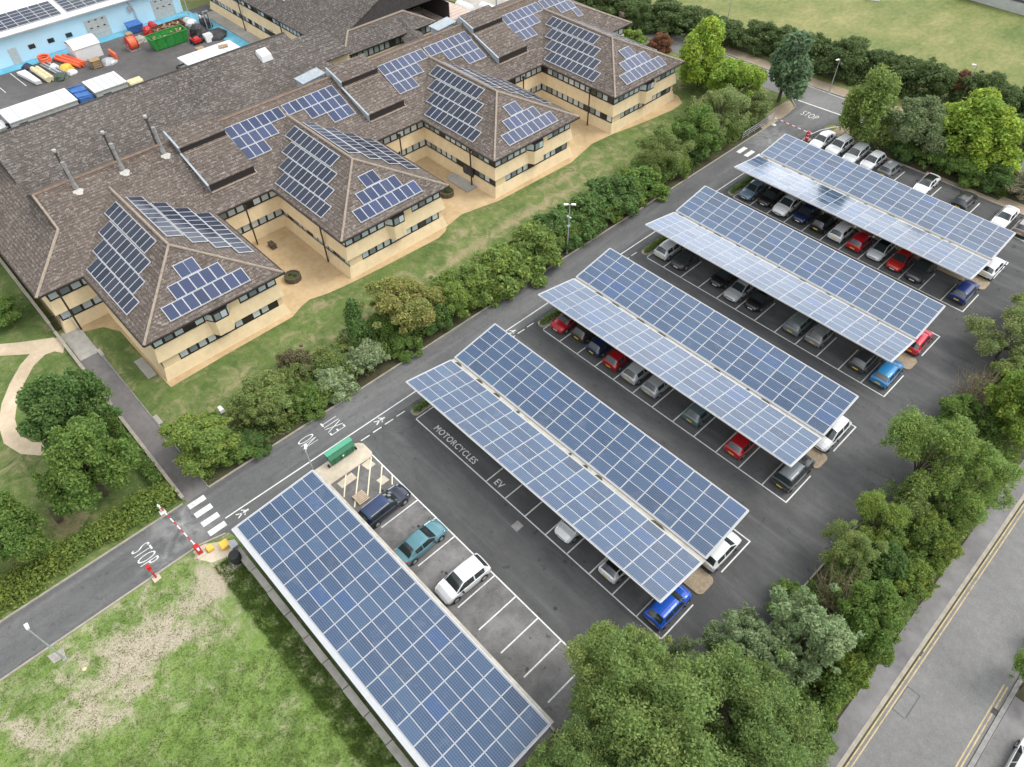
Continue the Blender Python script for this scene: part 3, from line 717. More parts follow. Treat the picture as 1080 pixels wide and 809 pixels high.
r.tube([(TU, -8.75, TZ + 0.02), (TU, 29.6, TZ + 0.02)], 0.10, 6); r.build('ridge_tiles', 'slate_dark', office); r = MB()
r.tube([(RU, VL + hk, RZ + 0.03), (RU, VR - 9.7, RZ + 0.03)], 0.15, 6)
r.bar((RU + 0.75, VL + hk + 0.4, RZ - 0.75 * SL + 0.02), (RU + 0.75, VR - 10.4, RZ - 0.75 * SL + 0.02), 0.1, 0.06)
r.build('ridge_tiles', 'ridge_red', office)
r = MB()
r.tube([(-40.5, VL, EZ + 0.03), (-40.5 - hk, VL + hk, EZ + hk * SL + 0.03)], 0.15, 6); r.tube([(-40.5 - hk, VL + hk, EZ + hk * SL + 0.03), (RU, VL + hk, RZ + 0.03)], 0.13, 6)
r.tube([(RU, VR - 9.7, RZ + 0.03), (-40.5, VR, EZ + 0.03)], 0.14, 6); r.build('ridge_tiles', 'ridge_beige', office)
g = MB(); g.bar((-40.45, VL, EZ - 0.08), (-40.45, WINGS[0], EZ - 0.08), 0.11, 0.12); g.bar((-40.45, VR, EZ - 0.08), (-40.45, WINGS[3] + WW, EZ - 0.08), 0.11, 0.12); g.bar((-40.5, VL - 0.05, EZ - 0.08), (-72, VL - 0.05, EZ - 0.08), 0.11, 0.12)
for a, c in zip(WINGS[:-1], WINGS[1:]): g.bar((-40.45, a + WW, EZ - 0.08), (-40.45, c, EZ - 0.08), 0.11, 0.12)
g.build('gutter', 'dark_brown', office)
# raised clerestory sections of the main roof
mz = lambda u: EZ + SL * (-40.5 - u)
for (va, vb) in ((6.35, 12.0), (27.9, 33.5), (49.7, 55.3)):
    m = MB(); k = SL
    # lower tier -48.1 .. -42.9, upper tier ridge .. -47.7
    m.slab([(-43.0, va, mz(-43.0) + 0.95), (-43.0, vb, mz(-43.0) + 0.95), (-48.2, vb, mz(-48.2) + 0.30), (-48.2, va, mz(-48.2) + 0.30)], 0.1)
    m.slab([(-48.0, va, mz(-48.0) + 1.05), (-48.0, vb, mz(-48.0) + 1.05), (-51.0, vb, mz(-50.2) + 0.85), (-51.0, va, mz(-50.2) + 0.85)], 0.1)
    mo = m.build('clerestory_roof', 'tile_brown', office)
    f = MB(); f.box(-48.25, va + 0.1, mz(-48.2) + 0.28, -48.1, vb - 0.1, mz(-48.0) + 0.97); f.build('louvres', 'dark_brown', mo); f = MB(); f.box(-43.25, va + 0.1, mz(-43.2), -43.1, vb - 0.1, mz(-43.0) + 0.87); f.build('louvres', 'dark_brown', mo)
    s = MB(); s.bar((-42.85, va, mz(-42.9) + 0.06), (-42.85, vb, mz(-42.9) + 0.06), 0.22, 0.08); s.build('sill', 'ridge_beige', mo); s = MB(); s.bar((-47.75, va + 0.2, mz(-47.8) + 0.38), (-47.75, vb, mz(-47.8) + 0.38), 0.12, 0.06); s.build('sill', 'ridge_beige', mo); s = MB(); s.bar((-42.85, vb, mz(-42.9) + 0.08), (-43.4, vb, mz(-43.4) + 0.1), 0.14, 0.08)
    s.build('sill', 'ridge_beige', mo)
    c = MB()
    c.poly([(-42.9, va - 0.02, mz(-42.9)), (-48.1, va - 0.02, mz(-48.1)), (-48.1, va - 0.02, mz(-48.1) + 0.30), (-42.9, va - 0.02, mz(-42.9) + 0.95)])
    c.poly([(-48.0, va - 0.02, mz(-48.0)), (-50.2, va - 0.02, RZ), (-52.2, va - 0.02, RZ - 0.9), (-51.0, va - 0.02, RZ + 0.85), (-48.0, va - 0.02, mz(-48.0) + 1.05)])
    c.bar((-42.9, va - 0.10, mz(-42.9) + 0.97), (-48.05, va - 0.10, mz(-48.05) + 0.36), 0.2, 0.07); c.bar((-47.95, va - 0.1, mz(-47.95) + 1.07), (-51.0, va - 0.1, RZ + 0.88), 0.2, 0.07)
    c.build('side_cheek', 'lead', mo)
    if va > 20:
        c = MB(); c.box(-53.4, va - 3.2, 8.5, -51.6, va - 0.1, 9.55); c.slab([(-51.5, va - 3.4, 9.62), (-51.5, va, 9.9), (-53.6, va, 9.9), (-53.6, va - 3.4, 9.62)], 0.08, 0); c.build('plant_housing', 'lead', office)
# flue pipes through the ridge
for v in (-4.85, 0.2, 4.9):
    p = MB(); p.tube([(-49.3, v, mz(-49.3) - 0.1), (-49.3, v, mz(-49.3) + 2.7)], 0.17, 8); p.tube([(-49.3, v, mz(-49.3) + 2.4), (-49.3, v, mz(-49.3) + 3.0)], 0.22, 8)
    p.tube([(-49.3, v, mz(-49.3) + 0.0), (-49.3, v, mz(-49.3) + 0.6)], [0.3, 0.2], 8); fo = p.build('flue_pipe', 'grey_flue', office)
    q = MB(); q.slab([(-48.75 + 0.24 * math.cos(a) * (1.6 + 0.3 * math.sin(5 * a)), v + 0.5 * math.sin(a) * (1 + 0.25 * math.cos(3 * a)), mz(-48.75 + 0.24 * math.cos(a) * (1.6 + 0.3 * math.sin(5 * a))) + 0.012) for a in np.linspace(0, 2 * math.pi, 15)[:-1]], 0.01); q.build('lime_stain', 'lime', fo)  # pale stain on the tiles at the flue foot, laid as a thin slab
    p = MB(); p.tube([(-51.0, v + 0.1, bz(-51.0) - 0.1), (-51.0, v + 0.1, bz(-51.0) + 3.1)], 0.11, 8); p.tube([(-51.0, v + 0.1, bz(-51.0) + 3.1), (-51.0, v + 0.1, bz(-51.0) + 3.4)], 0.2, 8); fo = p.build('flue_pipe', 'slate_dark', office); q = MB(); q.tube([(-51.0, v + 0.1, bz(-51.0) + 3.3), (-51.0, v + 0.1, bz(-51.0) + 3.6)], 0.2, 8); q.build('cowl', 'lime', fo)
k = MB(); k.hexa([tuple(Vector((-60.6, 24.2, 0)) + Vector(p)) for p in [(0, 0, 9.3), (-1.5, 0, 9.95), (-1.5, 1.6, 9.95), (0, 1.6, 9.3), (-0.1, 0.1, 10.05), (-1.4, 0.1, 10.5), (-1.4, 1.5, 10.5), (-0.1, 1.5, 10.05)]]); k.build('rooflight', 'white_sheet', office)

# solar arrays on the office roof ------------------------------------
PANEL = {}
def panel_mesh(w, h, mat, t=0.035):
    """module w (local x) by h (local y), its face up"""
    key = (round(w, 3), round(h, 3), mat)
    if key in PANEL: return PANEL[key]
    me = bpy.data.meshes.new('solar_panel'); x, y = w / 2, h / 2
    me.from_pydata([(-x, -y, 0), (x, -y, 0), (x, y, 0), (-x, y, 0), (-x, -y, t), (x, -y, t), (x, y, t), (-x, y, t)], [],
                   [(4, 5, 6, 7), (0, 1, 5, 4), (1, 2, 6, 5), (2, 3, 7, 6), (3, 0, 4, 7)])
    uv = me.uv_layers.new(name='UVMap'); co = [(0, 0), (1, 0), (1, 1), (0, 1)]
    long_x = w >= h
    for i in range(20):
        c = co[i % 4] if i < 4 else (0.5, 0.0)
        uv.data[i].uv = c if long_x else (c[1], c[0])
    me.materials.append(MAT[mat]); PANEL[key] = me; return me
def solar_array(parent, origin, ex, ey, cells, w, h, mat, lift, deck=None):
    """origin, ex, ey: plane frame (local x along the roof edge, y up the slope); cells: centres in that plane"""
    ex, ey = Vector(ex).normalized(), Vector(ey).normalized(); ez = ex.cross(ey)
    Mx = Matrix((ex, ey, ez)).transposed()
    off = world_loc(parent)
    rail = MB(); rows_y = sorted(set(round(c[1], 3) for c in cells))
    for y in rows_y:
        xs = [c[0] for c in cells if abs(c[1] - y) < 1e-3]
        if deck is not None: continue
        xs.sort(); runs = [[xs[0]]]
        for q in xs[1:]:
            if q - runs[-1][-1] > w * 1.2: runs.append([])
            runs[-1].append(q)
        for rn in runs:                                             # two rails under the modules and a clamp strip at either edge
            for dy, wd, zz in ((-h * 0.3, 0.05, lift * 0.5), (h * 0.3, 0.05, lift * 0.5), (-h / 2 - 0.03, 0.055, lift), (h / 2 + 0.03, 0.055, lift)):
                a = Vector(origin) + ex * (rn[0] - w / 2 - 0.04) + ey * (y + dy) + ez * zz; c2 = Vector(origin) + ex * (rn[-1] + w / 2 + 0.04) + ey * (y + dy) + ez * zz
                rail.bar(a, c2, wd, 0.05 if zz == lift else lift * 0.8)
            for q in [rn[0] - w / 2] + [q + w / 2 for q in rn]:
                a = Vector(origin) + ex * q + ey * (y - h / 2) + ez * (lift - 0.005); rail.bar(a, a + ey * h, 0.05, 0.04)
    arr = rail.build('solar_array', 'white_steel', parent) if deck is None else deck
    base = world_loc(arr)
    me = panel_mesh(w - (0.05 if deck is None else 0.03), h - (0.05 if deck is None else 0.035), mat)
    rnd = random.Random(len(bpy.data.objects))
    for cx, cy in cells:
        o = bpy.data.objects.new('solar_panel', me); COL.objects.link(o); o.parent = arr
        p = Vector(origin) + ex * cx + ey * cy + ez * lift - base
        j = Matrix.Rotation(R(rnd.gauss(0, 0.25)), 3, 'X') @ Matrix.Rotation(R(rnd.gauss(0, 0.25)), 3, 'Y')
        o.matrix_local = Matrix.Translation(p) @ (Mx @ j).to_4x4()
    return arr
ks = math.sqrt(1 + SL * SL)
for v0 in WINGS:
    v1 = v0 + WW
    rows4 = [(0.78, 4.55, 9), (2.46, 5.98, 9), (4.14, 7.42, 9), (5.94, 9.02, 9)]
    cl = [(s + 1.025 * (i + 0.5), y + 0.79) for y, s, n in rows4 for i in range(n)]
    cr = [(-c[0], c[1]) for c in cl]
    # left face, then right face: origin at the front eaves corner
    solar_array(office, (-27.0, v0, EZ), (1, 0, 0), (0, 1, SL), cr, 1.025, 1.6, 'pv_roof', 0.10)
    solar_array(office, (-27.0, v1, EZ), (-1, 0, 0), (0, -1, SL), cl, 1.025, 1.6, 'pv_roof', 0.10)
    fc = [(3.2 + 1.05 * (i + 0.5), 0.9 + 0.79) for i in range(8)] + [(4.82 + 1.06 * (i + 0.5), 2.55 + 0.79) for i in range(5)] + [(6.45 + 0.98 * (i + 0.5), 4.25 + 0.79) for i in range(2)]
    solar_array(office, (-27.0, v0, EZ), (0, 1, 0), (-1, 0, SL), fc, 1.04, 1.58, 'pv_navy', 0.10)
for va, vb, e3 in ((12.1, 27.1, 3), (34.0, 48.9, 3), (55.65, 68.4, 1)):
    n1 = int(round((vb - va - 0.4) / 1.04)); h1 = n1 // 2
    cells = [(va + 1.04 * (i + 0.5) + (0.4 if i >= 7 else 0), 7.85 + 0.79) for i in range(n1)]
    cells += [(va + 1.04 * (i + 0.5), 6.2 + 0.79) for i in range(5)] + [(va + 1.04 * (i + 0.5), 4.55 + 0.79) for i in range(3)]
    cells += [(vb - 1.04 * (i + 0.5), 6.2 + 0.79) for i in range(5 if e3 == 3 else 3)] + [(vb - 1.04 * (i + 0.5), 4.55 + 0.79) for i in range(e3)]
    solar_array(office, (-40.5, 0, EZ), (0, 1, 0), (-1, 0, SL), cells, 1.03, 1.58, 'pv_navy', 0.09)

# ================================================================== rear office with dark hipped roof
rear = thing('office_building', 'pale brick office with a dark hipped roof beside the blue workshop yard', 'office building', (-80, 45, 0))
pth = [(-105, 37.8), (-62.7, 37.8), (-62.7, 53.6), (-66, 53.6)]
mb = MB(); profile(mb, pth, LOW); profile(mb, pth, UP); mb.build('wall', 'brick_pale', rear)
mb = MB(); profile(mb, pth, [(5.36, -0.06), (5.34, 0.80), (5.52, 0.82)]); mb.build('soffit', 'dark_brown', rear)
for a, c, nrm in (((-105, 37.8), (-84.5, 37.8), (0, -1)), ((-83.0, 37.8), (-73, 37.8), (0, -1)), ((-62.7, 37.8), (-62.7, 53.6), (1, 0))):
    window_band(rear, a, c, nrm, 1.27, 2.42, sd); sd += 1; window_band(rear, a, c, nrm, 3.92, 5.36, sd); sd += 1
for u in (-84.4, -74.5):
    d = MB(); d.box(u, 37.5, 0, u + 1.3, 37.75, 2.6); d.build('door', 'dark_brown', rear)
for u in (-92.5, -79.5, -70.5):
    p = MB(); p.tube([(u, 37.2, 0), (u, 37.2, 5.35)], 0.09, 8); p.build('downpipe', 'dark_brown', rear)
rr = MB()
zt = EZ + SL * 12
rr.slab([(-61.9, 37.0, EZ), (-65.4, 40.5, EZ + 3.5 * SL), (-65.4, 49.0, zt), (-110, 49.0, zt), (-110, 37.0, EZ)], T)
rr.slab([(-65.4, 49.0, zt), (-110, 49.0, zt), (-110, 61, EZ), (-65.4, 61, EZ)][::-1], T)
rr.slab([(-61.9, 37.0, EZ), (-61.9, 54.2, EZ), (-65.4, 50.7, EZ + 3.5 * SL), (-65.4, 40.5, EZ + 3.5 * SL)], T)
rr.slab([(-61.9, 54.2, EZ), (-68.9, 54.2, EZ), (-65.4, 50.7, EZ + 3.5 * SL)], T)
rr.slab([(-65.4, 40.5, EZ + 3.5 * SL), (-65.4, 50.7, EZ + 3.5 * SL), (-69, 50.7, EZ + 0.5), (-69, 40.5, EZ + 0.5)], T)
rr.build('roof', 'tile_grey', rear)
q = MB(); q.poly([(-65.5, 40.5, EZ + 3.5 * SL), (-65.5, 49.0, zt - 0.05), (-65.5, 57.5, EZ + 3.5 * SL)]); q.box(-110, 60, 0, -66, 60.2, EZ); q.build('gable', 'slate_dark', rear)
q = MB()
q.tube([(-61.95, 37.05, EZ + 0.03), (-65.4, 40.5, EZ + 3.5 * SL + 0.03)], 0.15, 6); q.tube([(-65.4, 40.5, EZ + 3.5 * SL + 0.03), (-65.4, 50.7, EZ + 3.5 * SL + 0.03)], 0.15, 6); q.tube([(-65.4, 50.7, EZ + 3.5 * SL), (-61.95, 54.1, EZ + 0.03)], 0.14, 6)
q.build('ridge_tiles', 'ridge_beige', rear)
q = MB()                                                            # porch roof crossing the lower range
q.slab([(-60.2, 49.2, 5.1), (-64.2, 49.2, 6.95), (-64.2, 47.4, 5.9), (-60.2, 47.4, 4.2)], 0.12); q.slab([(-60.2, 49.2, 5.1), (-60.2, 51.0, 4.2), (-64.2, 51.0, 5.9), (-64.2, 49.2, 6.95)], 0.12); q.build('porch_roof', 'tile_grey', rear)
q = MB(); q.box(-61.9, 48.0, 0, -60.6, 50.4, 4.2); q.build('porch', 'brick_pale', rear)
q = MB(); q.hexa([tuple(Vector((-84.5, 40.0, 0)) + Vector(p)) for p in [(0, 0, 6.7), (2.6, 0, 6.7), (2.6, 2.4, 7.7), (0, 2.4, 7.7), (0.1, 0.1, 7.3), (2.5, 0.1, 7.3), (2.5, 2.3, 8.2), (0.1, 2.3, 8.2)]]); qo = q.build('rooflight', 'white_sheet', rear)
q = MB()
for i in range(2): q.hexa([tuple(Vector((-84.3 + 1.25 * i, 40.0, 0)) + Vector(p)) for p in [(0, 0.3, 7.35), (0.95, 0.3, 7.35), (0.95, 2.1, 8.12), (0, 2.1, 8.12), (0, 0.3, 7.46), (0.95, 0.3, 7.46), (0.95, 2.1, 8.23), (0, 2.1, 8.23)]])
q.build('rooflight_glass', 'dark_glass', qo)

# ================================================================== pale blue workshop
shed = thing('workshop', 'pale blue metal workshop with roller doors and a white solar roof', 'workshop', (-115, 0, 0))
mb = MB(); mb.box(-150, -45, 0, -107.2, 33.4, 4.35); mb.build('wall', 'shed_blue', shed)
mb = MB(); mb.slab([(-106.6, -45.5, 4.5), (-106.6, 33.9, 4.5), (-152, 33.9, 9.0), (-152, -45.5, 9.0)], 0.12); mb.build('roof', 'white_sheet', shed)
mb = MB(); mb.bar((-106.55, -45.5, 4.36), (-106.55, 33.9, 4.36), 0.14, 0.2); mb.build('gutter', 'galv', shed)
for v in (16.9, 28.4):
    d = MB(); d.box(-107.25, v, 0.0, -107.12, v + 3.65, 3.1); do = d.build('roller_door', 'grey_panel', shed)
    g = MB()
    for zz in (1.7, 2.75):
        for i in range(3): g.box(-107.12, v + 0.6 + i * 1.1, zz, -107.09, v + 0.98 + i * 1.1, zz + 0.16)
    g.build('door_panes', 'dark_glass', do)
    g = MB()
    for zz in (0.75, 1.5, 2.3): g.box(-107.12, v, zz, -107.1, v + 3.65, zz + 0.03)
    g.build('door_seams', 'galv', do)
for v in (7.6, 10.6, 13.5):
    d = MB(); d.box(-107.24, v, 1.5, -107.14, v + 1.0, 2.15); do = d.build('window', 'dark_glass', shed)
d = MB(); d.box(-107.25, 4.6, 0, -107.12, 5.8, 2.4); d.build('door', 'grey_panel', shed)
d = MB(); d.tube([(-107.05, 25.2, 0), (-107.05, 25.2, 2.6), (-107.05, 24.6, 4.2), (-106.8, 24.5, 6.0)], 0.08, 6); d.box(-107.2, 24.3, 2.6, -106.9, 24.9, 3.3); d.build('vent_pipe', 'galv', shed)
sl2 = 4.5 / 45.4
for (va, n, u0, m) in ((-12.0, 16, 1.5, 5), (15.4, 11, 1.5, 5)):
    cells = [(va + 1.66 * (i + 0.5), u0 + 1.03 * (j + 0.5)) for i in range(n) for j in range(m)]
    solar_array(shed, (-106.6, 0, 4.5), (0, 1, 0), (-1, 0, sl2), cells, 1.64, 1.01, 'pv_roof', 0.1)

# ================================================================== far buildings at the top edge
fl = thing('storage_building', 'low building with a flat pinkish ribbed roof behind the rear office', 'building', (-70, 61, 0))
q = MB(); q.box(-73.5, 56.5, 0, -66, 64.5, 2.6); q.build('wall', 'brick_pale', fl)
q = MB(); q.box(-73.8, 56.2, 2.6, -65.7, 64.8, 2.8)
for i in range(9): q.box(-73.7 + i * 0.95, 56.3, 2.8, -73.6 + i * 0.95, 64.7, 2.86)
q.build('roof', 'pink_roof', fl)
gh = thing('glazed_canopy', 'dark glazed lean-to at the top edge behind the rear office', 'canopy', (-84, 64, 0))
q = MB(); q.slab([(-79, 60, 3.2), (-79, 67, 3.2), (-88, 67, 4.6), (-88, 60, 4.6)], 0.1); q.build('glass_roof', 'dark_glass', gh)
q = MB(); q.box(-88, 60.1, 0, -79.2, 66.9, 3.0); q.build('wall', 'lead', gh)
for i, (u, v, lb) in enumerate(((-70.6, 67.2, 'white cylindrical tank lying nearest the pinkish flat roof'), (-67.2, 69.6, 'white cylindrical tank lying farther along, next to the grey mast'))):
    t = thing('storage_tank', lb, 'tank', (u, v, 0), 'white tanks behind the office')
    q = MB(); q.tube([(u - 1.7, v, 1.4), (u - 1.5, v, 1.4), (u + 1.5, v, 1.4), (u + 1.7, v, 1.4)], [0.5, 1.0, 1.0, 0.5], 14); q.build('vessel', 'white_paint', t, smooth=40)
    q = MB(); q.box(u - 1.1, v - 0.7, 0, u - 0.8, v + 0.7, 0.7); q.box(u + 0.8, v - 0.7, 0, u + 1.1, v + 0.7, 0.7); q.build('cradle', 'grey_panel', t)
q = MB(); q.tube([(-64.4, 69.0, 0), (-64.4, 69.0, 5.5)], 0.12, 8); q.box(-64.6, 68.8, 5.3, -64.2, 69.2, 5.6); tag(q.build('mast', 'lead'), 'grey steel mast beside the white tanks at the top edge', 'mast')
tb = thing('industrial_building', 'dark roofed low building with a pale edge beyond the meadow', 'building', (-8, 142, 0))
q = MB(); q.box(-18, 135.5, 0, 14, 160, 1.6); q.build('wall', 'grey_panel', tb)
q = MB(); q.slab([(-18.5, 134.6, 2.2), (14.5, 137.8, 2.2), (14.5, 161, 4.6), (-18.5, 161, 4.6)], 0.15); q.build('roof', 'roof_slate', tb)
q = MB(); q.bar((-18.6, 134.5, 2.2), (14.6, 137.7, 2.2), 0.5, 0.25)
for i in range(6): q.bar((-18.4 + i * 5.5, 134.7 + i * 0.53, 2.28), (-18.4 + i * 5.5, 160, 4.66), 0.12, 0.06)
q.build('roof_edging', 'white_steel', tb)
# ================================================================== solar carports
def twin_carport(label, vf, v1, v2, vb, hf, h1, h2, hb, ul=-8.25, ur=20.72):
    vc = (v1 + v2) / 2
    t = thing('solar_carport', label, 'carport', ((ul + ur) / 2, vc, 0), 'solar carports over the parking rows')
    for side, (va, za, ve, ze) in enumerate(((v1, h1, vf, hf), (v2, h2, vb, hb))):
        d = MB(); q = [(ul, va, za), (ur, va, za), (ur, ve, ze), (ul, ve, ze)]
        d.slab(q if side else q[::-1], 0.07)
        d.m[1] = 1
        d.bar((ul, ve, ze - 0.03), (ur, ve, ze - 0.03), 0.07, 0.12); d.bar((ul, va, za - 0.03), (ur, va, za - 0.03), 0.08, 0.14)
        for u in (ul, ur): d.bar((u, va, za - 0.03), (u, ve, ze - 0.03), 0.1, 0.14)
        deck = d.build('solar_array', ['white_steel', 'shade_underside'], t)
        L_ = math.hypot(ve - va, ze - za); n = 5; ph = (L_ - 0.16) / n; m = 17; pw = (ur - ul - 0.16) / m
        cells = [(0.08 + pw * (i + 0.5), 0.08 + ph * (j + 0.5)) for i in range(m) for j in range(n)]
        if side: solar_array(t, (ul, va, za), (1, 0, 0), (0, ve - va, ze - za), cells, pw - 0.03, ph + 0.015, 'pv_blue', 0.03, deck)
        else: solar_array(t, (ur, va, za), (-1, 0, 0), (0, ve - va, ze - za), [(c[0], c[1]) for c in cells], pw - 0.03, ph + 0.015, 'pv_blue', 0.03, deck)
    g = MB(); g.box(ul - 0.05, v1 + 0.03, min(h1, h2) - 0.22, ur + 0.05, v2 - 0.03, min(h1, h2) - 0.10); go = g.build('gutter', 'gutter', t)
    rnd = random.Random(int(vc)); g = MB(); u = ul + 0.4
    while u < ur - 2:
        if rnd.random() < 0.55:
            w = rnd.uniform(0.3, 1.4); z = min(h1, h2) - 0.10
            g.prism([(u, vc - 0.12), (u + w * 0.5, vc - 0.16), (u + w, vc - 0.06), (u + w * 0.7, vc + 0.12), (u + w * 0.2, vc + 0.1)], z, z + 0.03)
            u += w
        u += rnd.uniform(0.4, 2.2)
    g.build('gutter_debris', 'soil', go)
    for i in range(6):
        u = ul + 2.3 + i * (ur - ul - 4.6) / 5
        p = MB(); p.box(u - 0.12, vc - 0.12, 0, u + 0.12, vc + 0.12, 2.5); p.box(u - 0.25, vc - 0.25, 0.08, u + 0.25, vc + 0.25, 0.14); po = p.build('post', 'galv', t)
        a = MB()
        a.bar((u, vc, 2.35), (u, vf + 0.5, hf - 0.22), 0.12, 0.2); a.bar((u, vc, 2.35), (u, vb - 0.5, hb - 0.22), 0.12, 0.2)
        a.build('beam', 'galv', po)
twin_carport('twin-slope solar canopy over the MOTORCYCLES and EV bays', 5.77, 10.99, 11.48, 16.70, 3.82, 2.8, 2.8, 3.70)
twin_carport('third solar canopy from the barrier gate, red hatchback under its hedge end', 22.50, 27.74, 28.16, 33.40, 3.85, 2.8, 2.8, 3.70, -8.18, 20.75)
twin_carport('solar canopy with a sky blue and a red car parked at its outer end', 39.16, 44.45, 44.88, 50.18, 3.84, 2.8, 2.8, 3.68, -8.08, 20.77)
twin_carport('solar canopy farthest up the car park, beside the row of open-air cars', 56.03, 61.45, 62.0, 67.38, 3.60, 2.8, 2.8, 3.42, -8.08, 20.77)
# flat canopy
fc = thing('solar_carport', 'single-slope flat solar canopy beside the rough grass and the entrance barrier', 'carport', (7, -9.3, 0), 'solar carports over the parking rows')
ul, ur, vh, vl, zh, zl = -6.55, 20.9, -5.45, -13.05, 3.05, 2.55
d = MB(); d.slab([(ul, vl, zl), (ur, vl, zl), (ur, vh, zh), (ul, vh, zh)], 0.08); d.m[1] = 1
d.bar((ul, vl + 0.02, zl - 0.04), (ur, vl + 0.02, zl - 0.04), 0.12, 0.2); d.bar((ul, vh, zh - 0.04), (ur, vh, zh - 0.04), 0.1, 0.18)
for u in (ul, ur): d.bar((u, vl, zl - 0.04), (u, vh, zh - 0.04), 0.1, 0.18)
deck = d.build('solar_array', ['white_steel', 'shade_underside'], fc)
L_ = math.hypot(vh - vl, zh - zl); y0 = 0.40; ph = (L_ - y0 - 0.1) / 7; m = 16; pw = (ur - ul - 0.2) / m
solar_array(fc, (ul, vl, zl), (1, 0, 0), (0, vh - vl, zh - zl), [(0.1 + pw * (i + 0.5), y0 + ph * (j + 0.5)) for i in range(m) for j in range(7)], pw - 0.02, ph + 0.01, 'pv_blue', 0.03, deck)
g = MB(); g.box(ul, vh + 0.06, zh - 0.2, ur, vh + 0.3, zh - 0.12); g.build('gutter', 'gutter', fc)
for i in range(7):
    u = ul + 1.0 + i * (ur - ul - 2.0) / 6
    for v, z in ((-12.4, 2.5), (-6.2, 2.9)):
        p = MB(); p.box(u - 0.1, v - 0.1, 0, u + 0.1, v + 0.1, z); p.build('post', 'galv', fc)
    p = MB(); p.bar((u, -12.8, 2.42), (u, -5.7, 2.88), 0.12, 0.18); p.build('beam', 'galv', fc)
g = MB()
for i in range(11):
    u = ul + 0.3 + i * 2.5; g.box(u, -13.75 + 0.05 * (i % 2), -0.05, u + 2.42, -13.2, 0.38 + 0.03 * ((i * 7) % 3))
setting(g.build('retaining_kerb', 'concrete'))

# ================================================================== cars
STY = {
 # y, half width, bottom, belt, top, half width at the roof edge
 'hatch': [(-2.00, .66, .42, .62, .66, .60), (-1.96, .80, .27, .86, .92, .66), (-1.86, .86, .21, .93, 1.00, .67), (-1.50, .875, .20, .95, 1.40, .60), (-1.40, .88, .20, .95, 1.43, .60), (-0.55, .89, .20, .94, 1.49, .62), (-0.45, .89, .20, .94, 1.49, .62), (0.35, .89, .20, .92, 1.44, .60), (1.05, .88, .20, .90, .96, .70), (1.55, .86, .21, .84, .89, .68), (1.88, .80, .24, .68, .73, .62), (2.02, .66, .36, .52, .56, .56)],
 'estate': [(-2.40, .68, .42, .64, .70, .62), (-2.36, .82, .27, .90, .95, .68), (-2.24, .87, .21, .95, 1.02, .68), (-1.92, .885, .20, .97, 1.38, .62), (-1.82, .89, .20, .97, 1.41, .62), (-0.75, .90, .20, .95, 1.46, .63), (-0.65, .90, .20, .95, 1.46, .63), (0.30, .90, .20, .92, 1.41, .61), (1.10, .89, .20, .89, .95, .71), (1.75, .87, .21, .83, .88, .69), (2.16, .81, .24, .67, .72, .63), (2.34, .66, .36, .52, .56, .56)],
 'suv': [(-2.22, .72, .48, .76, .80, .64), (-2.18, .86, .34, 1.02, 1.08, .72), (-2.08, .91, .27, 1.08, 1.14, .72), (-1.80, .925, .26, 1.10, 1.58, .66), (-1.68, .93, .26, 1.10, 1.63, .66), (-0.65, .94, .26, 1.08, 1.68, .68), (-0.55, .94, .26, 1.08, 1.68, .68), (0.30, .94, .26, 1.06, 1.62, .66), (1.00, .93, .26, 1.03, 1.10, .75), (1.65, .91, .27, .98, 1.04, .74), (2.08, .86, .30, .80, .86, .68), (2.24, .72, .44, .62, .66, .60)],
 'saloon': [(-2.28, .68, .42, .66, .70, .62), (-2.22, .82, .27, .90, .95, .68), (-1.75, .87, .21, .93, .99, .70), (-1.05, .885, .20, .94, 1.34, .59), (-0.95, .89, .20, .94, 1.36, .59), (-0.40, .90, .20, .93, 1.43, .61), (-0.30, .90, .20, .93, 1.43, .61), (0.40, .90, .20, .91, 1.38, .59), (1.10, .89, .20, .88, .94, .71), (1.72, .87, .21, .82, .87, .69), (2.12, .81, .24, .66, .71, .63), (2.28, .66, .36, .52, .56, .56)],
 'coupe': [(-2.20, .68, .42, .66, .70, .62), (-2.14, .83, .27, .92, .97, .68), (-1.80, .88, .21, .95, 1.01, .70), (-0.70, .89, .20, .94, 1.30, .58), (-0.60, .89, .20, .94, 1.32, .58), (-0.25, .90, .20, .93, 1.36, .60), (-0.15, .90, .20, .93, 1.36, .60), (0.45, .90, .20, .91, 1.32, .58), (1.15, .89, .20, .88, .93, .71), (1.75, .87, .21, .80, .85, .69), (2.10, .81, .24, .64, .69, .63), (2.24, .66, .36, .50, .54, .56)],
 'van': [(-2.20, .74, .48, .80, .84, .68), (-2.17, .88, .34, 1.10, 1.16, .78), (-2.10, .91, .27, 1.14, 1.22, .78), (-1.98, .92, .26, 1.16, 1.74, .74), (-1.88, .925, .26, 1.16, 1.80, .74), (-0.55, .93, .26, 1.14, 1.84, .75), (-0.45, .93, .26, 1.14, 1.84, .75), (0.75, .93, .26, 1.12, 1.76, .72), (1.45, .92, .26, 1.08, 1.14, .76), (1.85, .90, .27, .98, 1.04, .74), (2.12, .85, .30, .78, .84, .68), (2.24, .72, .44, .62, .66, .60)],
}
